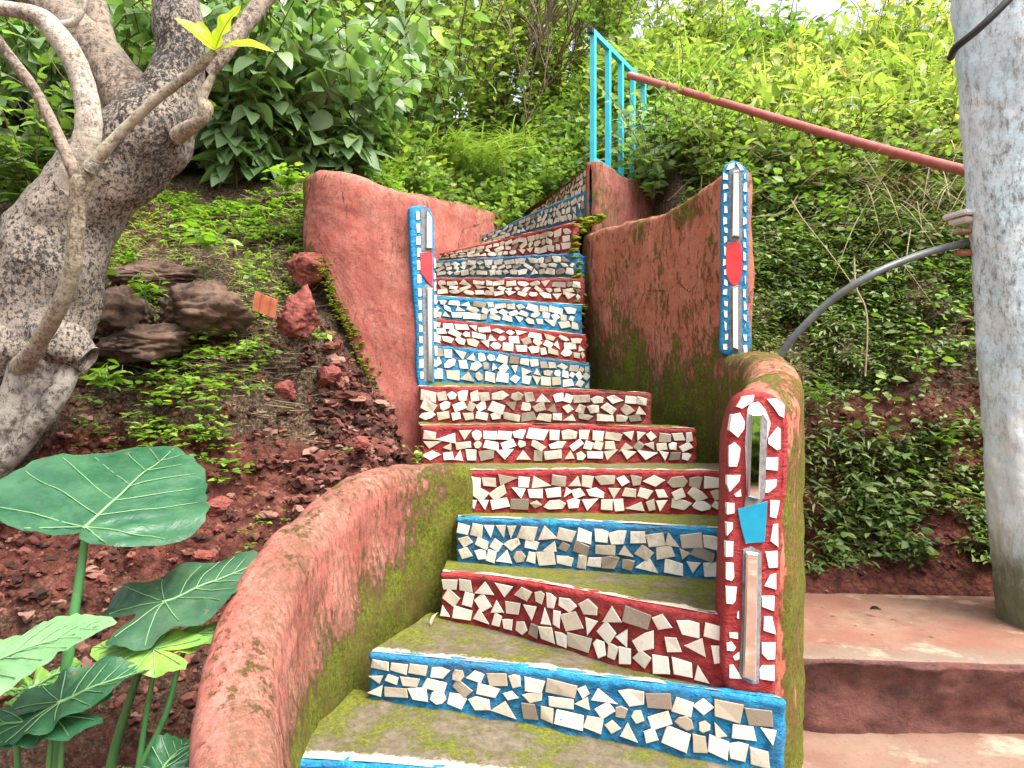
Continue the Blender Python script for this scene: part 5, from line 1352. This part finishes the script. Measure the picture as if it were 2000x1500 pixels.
# arching grass clumps
def clump(u, D, n, L, label, dz=0, wd=.010, tint=.55, sx=.15):
    b = at_ground(u, D, dz); e = empty('grass_clump', b, label, 'grass', 'clumps of arching grass')
    base = np.array(b) + np.stack([rng.normal(0, sx, n), rng.normal(0, .08, n), np.zeros(n)], 1)
    a = rng.uniform(0, 6.28, n)
    grassblades('blade', base, np.stack([np.cos(a) * .45, np.sin(a) * .35, U(.8, 1.3, n)], 1), L * U(.6, 1.1, n), wd, M['grass'], tint + rng.normal(0, .18, n), e, 7, 1.5)['kind'] = 'stuff'
clump(905, 7.4, 260, 1.35, 'big arching clump of long grass above the hanging wall', .25, .015, .6, .26)
clump(985, 8.0, 180, 1.1, 'smaller clump of long grass behind the big arching clump', .1, .011, .6)
clump(840, 7.3, 160, 1.1, 'narrow clump of long grass left of the big arching clump', .25, .011, .45, .12)
clump(30, 4.2, 60, .5, 'small tuft of grass at the left edge behind the trunk', .0, .008, .4, .1)
# right bank: creepers on the red earth, gathered in patches
def bank(n, size, tpl, mat, thr, tint, seed, ylo=3.55, yhi=5.3, lift=.02, per=5, xlo=1.0, xhi=3.3, nm='bank_creeper', up=.3):
    x = U(xlo, xhi, n); y = ylo + (yhi - ylo) * U(0, 1, n)
    q = vnoise(x, y, 2.6, seed) + .7 * vnoise(x, y, 7, seed + 1)
    z0 = gzs(x, y)
    k = (q + .30 * smoothstep(-.3, .8, z0)) > thr; x, y = x[k], y[k]
    wobv = 0.10 * vnoise(x, gzs(x, y) * 2.2, 3.0, 41)
    x = np.repeat(x, per) + rng.normal(0, size * .8, len(x) * per); y = np.repeat(y, per) + rng.normal(0, size * .35, len(y) * per)
    k = y > 3.5; x, y = x[k], y[k]
    z = gzs(x, y)
    gzv = z; wb = 0.10 * vnoise(x, gzv * 2.2, 3.0, 41) + 0.045 * vnoise(x, gzv * 1.6, 11, 42) + 0.02 * vnoise(x, gzv, 30, 43)
    mk = smoothstep(1.1, 1.3, x) * smoothstep(3.5, 3.7, y) * smoothstep(5.2, 4.6, y)
    pos = np.stack([x, y + wb * mk - lift * U(.3, 1.5, len(x)), z + lift * U(.2, 1.6, len(x))], 1)
    a = rng.uniform(0, 6.28, len(x))
    d = np.stack([np.cos(a), -.35 - .4 * np.abs(np.sin(a)), .25 * np.sin(a) - .1 + up * .3], 1)
    tag(leaves(nm, tpl, pos, d, size * U(.5, 1.25, len(x)), M[mat], tint + rng.normal(0, .2, len(x)), None, roll=.5), kind='stuff')
bank(4200, .042, DIAL, 'lf_shade', .03, .68, 201, per=8)
bank(2600, .055, LANCE, 'lf_shade', .10, .75, 211, per=6, lift=.035)
bank(800, .060, MED, 'lf_shade', .12, .8, 221, per=4, lift=.05)
bank(3200, .034, MED, 'lf_shade', -.02, .45, 231, per=7, ylo=4.0)
bank(1600, .04, DIA, 'lf_shade', .10, .5, 241, per=6, ylo=3.54, yhi=3.9)
# hanging dry roots and twigs at the lip of the right bank
n = 350; x = U(1.25, 3.4, n); y = U(4.45, 5.35, n); z = gzs(x, y) + U(-.05, .5, n); a = rng.uniform(0, 6.28, n)
A = np.stack([x, y - .1, z], 1); B = A + np.stack([np.cos(a) * .16, -np.abs(np.sin(a)) * .08, U(-.16, .08, n)], 1)
tag(sticks('dry_twigs', A, B, .0018, M['dry'], None, .55), kind='stuff')
n = 260; x = U(2.1, 3.1, n); y = U(4.5, 4.95, n); z = gzs(x, y) + U(.0, .45, n); a = rng.uniform(0, 6.28, n)
tag(grassblades('dry_straw', np.stack([x, y - .15, z], 1), np.stack([np.cos(a) * .6, -np.abs(np.sin(a)) * .5, U(-.4, .4, n)], 1), U(.2, .5, n), .005, M['dry'], .6 + rng.normal(0, .25, n)), kind='stuff')
def vine(pts, r, label, mat='dry'):
    V, Fc = tube([(*P(u, v, D), r) for u, v, D in pts], 7, .02, .2, 20); tag(mesh('hanging_root', V, Fc, M[mat], attrs={'rnd': [.85] * len(V)}), label, 'root', kind='thing')
vine([(1668, 500, 3.9), (1672, 560, 3.85), (1690, 600, 3.8), (1694, 650, 3.75), (1690, 735, 3.7)], .0045, 'pale thin root hanging down across the bank behind the grey hose')
vine([(1462, 425, 4.4), (1530, 415, 4.3), (1560, 380, 4.3)], .003, 'thin pale twig sticking out beside the blue tiled pillar')
vine([(1545, 390, 4.3), (1570, 430, 4.2), (1625, 500, 4.1), (1668, 560, 4.0)], .003, 'thin brown root trailing diagonally down the bank above the hose')
# small plants on the right bank that stand out
G4 = 'small plants standing out on the right bank'
for u, v, D, s, lab in ((1650, 440, 4.25, .06, 'pale leaved seedling on the bank above the arch of the hose'), (1620, 410, 4.3, .06, 'pale leaved seedling left of the one above the hose'),
                     (1850, 880, 3.82, .07, 'broad leaved seedling on the bank close to the pale column'), (1800, 745, 3.9, .05, 'seedling in the middle of the bank half way up the column'),
                     (1690, 1010, 3.68, .045, 'lone little plant low on the red earth'), (1625, 1090, 3.60, .06, 'leafy plant at the foot of the bank next to the curved parapet'),
                     (1880, 1095, 3.60, .06, 'leafy plant at the foot of the bank next to the pale column'), (1600, 800, 3.85, .06, 'light green plant on the bank close to the curved parapet')):
    b = P(u, v, D); shrub('seedling', lab, 'plant', [tuple(b)], 5, .16, 1.0, 5, s, BROAD if s > .055 else MED, M['lf_ground'], G4, .3, .0018, .2, .3, .3, .4, .4)
# left bank: weeds and seedlings in patches
def weeds(nm, n, xs, ys, size, tpl, mat, tint, thr, seed, per=6, lift=.03, hg=.05, dens=None):
    x = U(xs[0], xs[1], n); y = U(ys[0], ys[1], n)
    q = vnoise(x, y, 2.2, seed) + .8 * vnoise(x, y, 6, seed + 1); k = q > thr
    if dens is not None: k &= dens(x, y)
    x, y = x[k], y[k]
    hh = U(.3, 1.4, len(x)) * hg; x = np.repeat(x, per); y = np.repeat(y, per); hh = np.repeat(hh, per)
    z = gzs(x, y); wb = 0.10 * vnoise(x, z * 2.2, 3.0, 41) * .7
    a = rng.uniform(0, 6.28, len(x)); d = np.stack([np.cos(a), np.sin(a), U(-.1, .5, len(x))], 1)
    mk = smoothstep(-.45, -.75, x) * smoothstep(2.3, 2.9, y) * smoothstep(5.2, 4.6, y)
    pos = np.stack([x, y + wb * mk - .02, z + lift * .3 + hh], 1) + d * size * .2
    tag(leaves(nm, tpl, pos, d, size * U(.5, 1.2, len(x)), M[mat], tint + rng.normal(0, .18, len(x)), None, roll=.3), kind='stuff')
clear = lambda x, y: ~((x > -1.16) & (y > 3.86) & (y < 5.2) & (x > -1.16 + 0.0 * y))
weeds('bank_weeds', 800, (-2.4, -.95), (3.72, 4.7), .042, MED, 'lf_ground', .55, -.02, 301, dens=clear)
weeds('bank_weeds', 600, (-2.4, -1.0), (3.9, 4.75), .026, DIA, 'lf_ground', .7, -.15, 311, per=8, dens=clear)
weeds('bank_weeds', 420, (-2.2, -.72), (3.35, 3.85), .034, MED, 'lf_ground', .35, .12, 321)
weeds('bank_weeds', 260, (-2.1, -.72), (2.85, 3.4), .026, MED, 'lf_ground', .3, .28, 331)
weeds('bank_weeds', 240, (-1.75, -1.2), (3.2, 3.75), .045, MED, 'lf_ground', .6, .0, 341, hg=.12)
n = 500; x = U(-2.3, -1.0, n); y = U(3.8, 4.6, n); a = rng.uniform(0, 6.28, n); k = clear(x, y); x, y, a = x[k], y[k], a[k]
tag(grassblades('bank_grass', np.stack([x, y, gzs(x, y)], 1), np.stack([np.cos(a) * .7, np.sin(a) * .7, U(.5, 1.1, len(x))], 1), U(.08, .22, len(x)), .006, M['grass'], .6 + rng.normal(0, .2, len(x)), bend=1.2), kind='stuff')
n = 1300; x = U(-2.3, -.95, n); y = U(3.5, 4.7, n); a = rng.uniform(0, 6.28, n); A = np.stack([x, y, gzs(x, y) + .012], 1)
L_ = U(.03, .18, n)[:, None]; B = A + np.stack([np.cos(a), np.sin(a) * .6, U(-.1, .25, n)], 1) * L_
tag(sticks('fallen_twigs', A, B, .0022, M['dry'], None, .7), kind='stuff')
G5 = 'bright young plants on the earth bank'
for u, v, D, s, nn, lab in ((285, 600, 3.50, .075, 7, 'bright green young plant on the rocks beside the tree trunk'), (410, 500, 3.95, .085, 6, 'yellow green young plant high in the middle of the bank'),
                     (500, 565, 3.75, .06, 6, 'young plant just above the broken clay tile'), (560, 375, 4.25, .075, 9, 'low bush of fresh leaves at the top corner of the hanging wall'),
                     (215, 770, 3.15, .075, 6, 'young plant with drooping leaves right of the stump'), (168, 560, 3.2, .07, 8, 'fresh green plant squeezed against the tree trunk'),
                     (480, 690, 3.50, .05, 4, 'little seedling on the dark soil below the broad rock'), (365, 760, 3.40, .045, 4, 'tiny seedling left of centre on the dark soil'),
                     (632, 668, 3.60, .05, 3, 'single seedling under the overhanging wall edge'), (500, 770, 3.40, .05, 4, 'small seedling over the red stones')):
    b = P(u, v, D); shrub('young_plant', lab, 'plant', [tuple(b)], nn, .17 if s > .055 else .07, 1.0, 5, s, BROAD if s > .06 else MED, M['lf_ground'], G5, .6, .0018, .2, .2, .4, .4, .4, stemmat=M['gstem'])
b = P(815, 905, 3.38); shrub('seedling', 'tiny light green seedling at the left end of the second red step', 'plant', [tuple(b)], 4, .09, .5, 4, .035, MED, M['lf_ground'], None, .7, .0012, stemmat=M['gstem'])
# loose rubble on the banks
def stones(nm, n, fx, fy, smin, smax, mat, dens=None, sink=.25):
    import bmesh
    bm = bmesh.new(); bmesh.ops.create_icosphere(bm, subdivisions=2, radius=1); bm.verts.ensure_lookup_table()
    T = np.array([tuple(v.co) for v in bm.verts]); Fq = np.array([[v.index for v in f.verts] for f in bm.faces]); bm.free()
    x = fx(n); y = fy(n)
    if dens is not None: k = dens(x, y); x, y = x[k], y[k]
    n = len(x); z = gzs(x, y); wb = (0.10 * vnoise(x, z * 2.2, 3.0, 41) + 0.045 * vnoise(x, z * 1.6, 11, 42) + 0.02 * vnoise(x, z, 30, 43))
    mk = smoothstep(2.3, 2.9, y) * smoothstep(5.2, 4.6, y) * (smoothstep(-.45, -.75, x) * 0.7 + smoothstep(1.1, 1.3, x) * smoothstep(3.5, 3.7, y))
    s = smin * (smax / smin) ** (U(0, 1, n) ** 2.2); V = []
    for v in range(6):
        q = T * (1 + .9 * np.array([nz(t[0] * 1.1 + v * 7, t[1], t[2], 1.1, 3) for t in T])[:, None]); V.append(q)
    Vt = np.stack(V)[rng.integers(0, 6, n)] * np.stack([U(.6, 1.3, n), U(.6, 1.2, n), U(.4, .9, n)], 1)[:, None, :]
    a = U(0, 6.28, n); c, s_ = np.cos(a)[:, None], np.sin(a)[:, None]
    X = Vt[:, :, 0] * c - Vt[:, :, 1] * s_; Y = Vt[:, :, 0] * s_ + Vt[:, :, 1] * c
    Vf = np.stack([X, Y, Vt[:, :, 2]], -1) * s[:, None, None] + np.stack([x, y + wb * mk - s * .3, z + s * sink], 1)[:, None, :]
    QQ = (Fq[None] + (np.arange(n) * len(T))[:, None, None]).reshape(-1, 3)
    tag(npmesh(nm, Vf.reshape(-1, 3), QQ, mat, smooth=False, attrs={'rnd': np.repeat(U(0, 1, n), len(T))}), kind='stuff')
M['rubble'] = leafmat('laterite_rubble', [(0, (0.025, 0.014, 0.011)), (0.5, (0.09, 0.032, 0.024)), (0.85, (0.18, 0.068, 0.05)), (1, (0.22, 0.13, 0.10))], .9, 0.0, .15, blot=0)
stones('rubble', 4200, lambda n: U(-2.2, -.5, n), lambda n: U(2.5, 3.9, n), .004, .032, M['rubble'], dens=lambda x, y: ~((x > -.9) & (y < 2.95)), sink=-.25)
stones('rubble', 900, lambda n: U(-.95, -.6, n), lambda n: U(3.2, 3.86, n), .010, .045, M['rubble'], sink=-.05)
stones('rubble', 1500, lambda n: U(1.0, 3.2, n), lambda n: U(3.52, 4.3, n), .004, .022, M['rubble'])
# soft moss cushions
def moss_clumps(nm, pts, r, label):
    V, Fc = [], []
    for p in pts:
        rr = r * random.uniform(.5, 1.2); v, f = tknob('m', p, rr, (1.3, 1.0, .6), None, random.random() * 50, .7); b0 = len(V); V += v; Fc += [tuple(q + b0 for q in x) for x in f]
    return tag(mesh(nm, V, Fc, M['moss']), label, kind='stuff')
pts = []
for k in range(26):
    t = k / 25; u = 1128 + random.uniform(-7, 10); v = 440 + 310 * t; pts.append(P(u + 20 * max(0, t - .6), v, 4.93 - .25 * t))
moss_clumps('moss', pts, .022, None)
pts = [P(u, v, 5.0) for u, v in ((1140, 432), (1155, 428), (1170, 424), (1150, 436), (1132, 445), (1165, 430))]
moss_clumps('moss', pts, .04, None)
pts = []
for k in range(260):
    t = k / 259 + random.uniform(-.004, .004); u = np.interp(t, [0, .28, .5, .75, 1], [628, 655, 690, 738, 772]); v = np.interp(t, [0, .28, .5, .75, 1], [505, 590, 655, 770, 890]); pts.append(P(u + random.gauss(-2, 7), v + random.uniform(-6, 6), 3.88 - .02 * t))
moss_clumps('moss', pts, .008, None)
# hedge and open ground behind the viewer (seen only in the little mirrors)
cover('hedge_behind', 'lf_mid', 900, lambda n: U(-4, 8, n), lambda n: U(-6.5, -5.2, n), 1.35, 12, .14, DIA, .55, nst=6, stems=False)

n = 160; x = U(1.1, 3.0, n); y = 2.75 + .8 * U(0, 1, n) ** .6; a = U(0, 6.28, n)
tag(leaves('leaf_litter', MED, np.stack([x, y, -.962 - .012 * (x - 1) + U(0, .004, n)], 1), np.stack([np.cos(a), np.sin(a), U(-.05, .1, n)], 1), U(.008, .022, n), M['dry'], U(0, .6, n), roll=.3), kind='stuff')
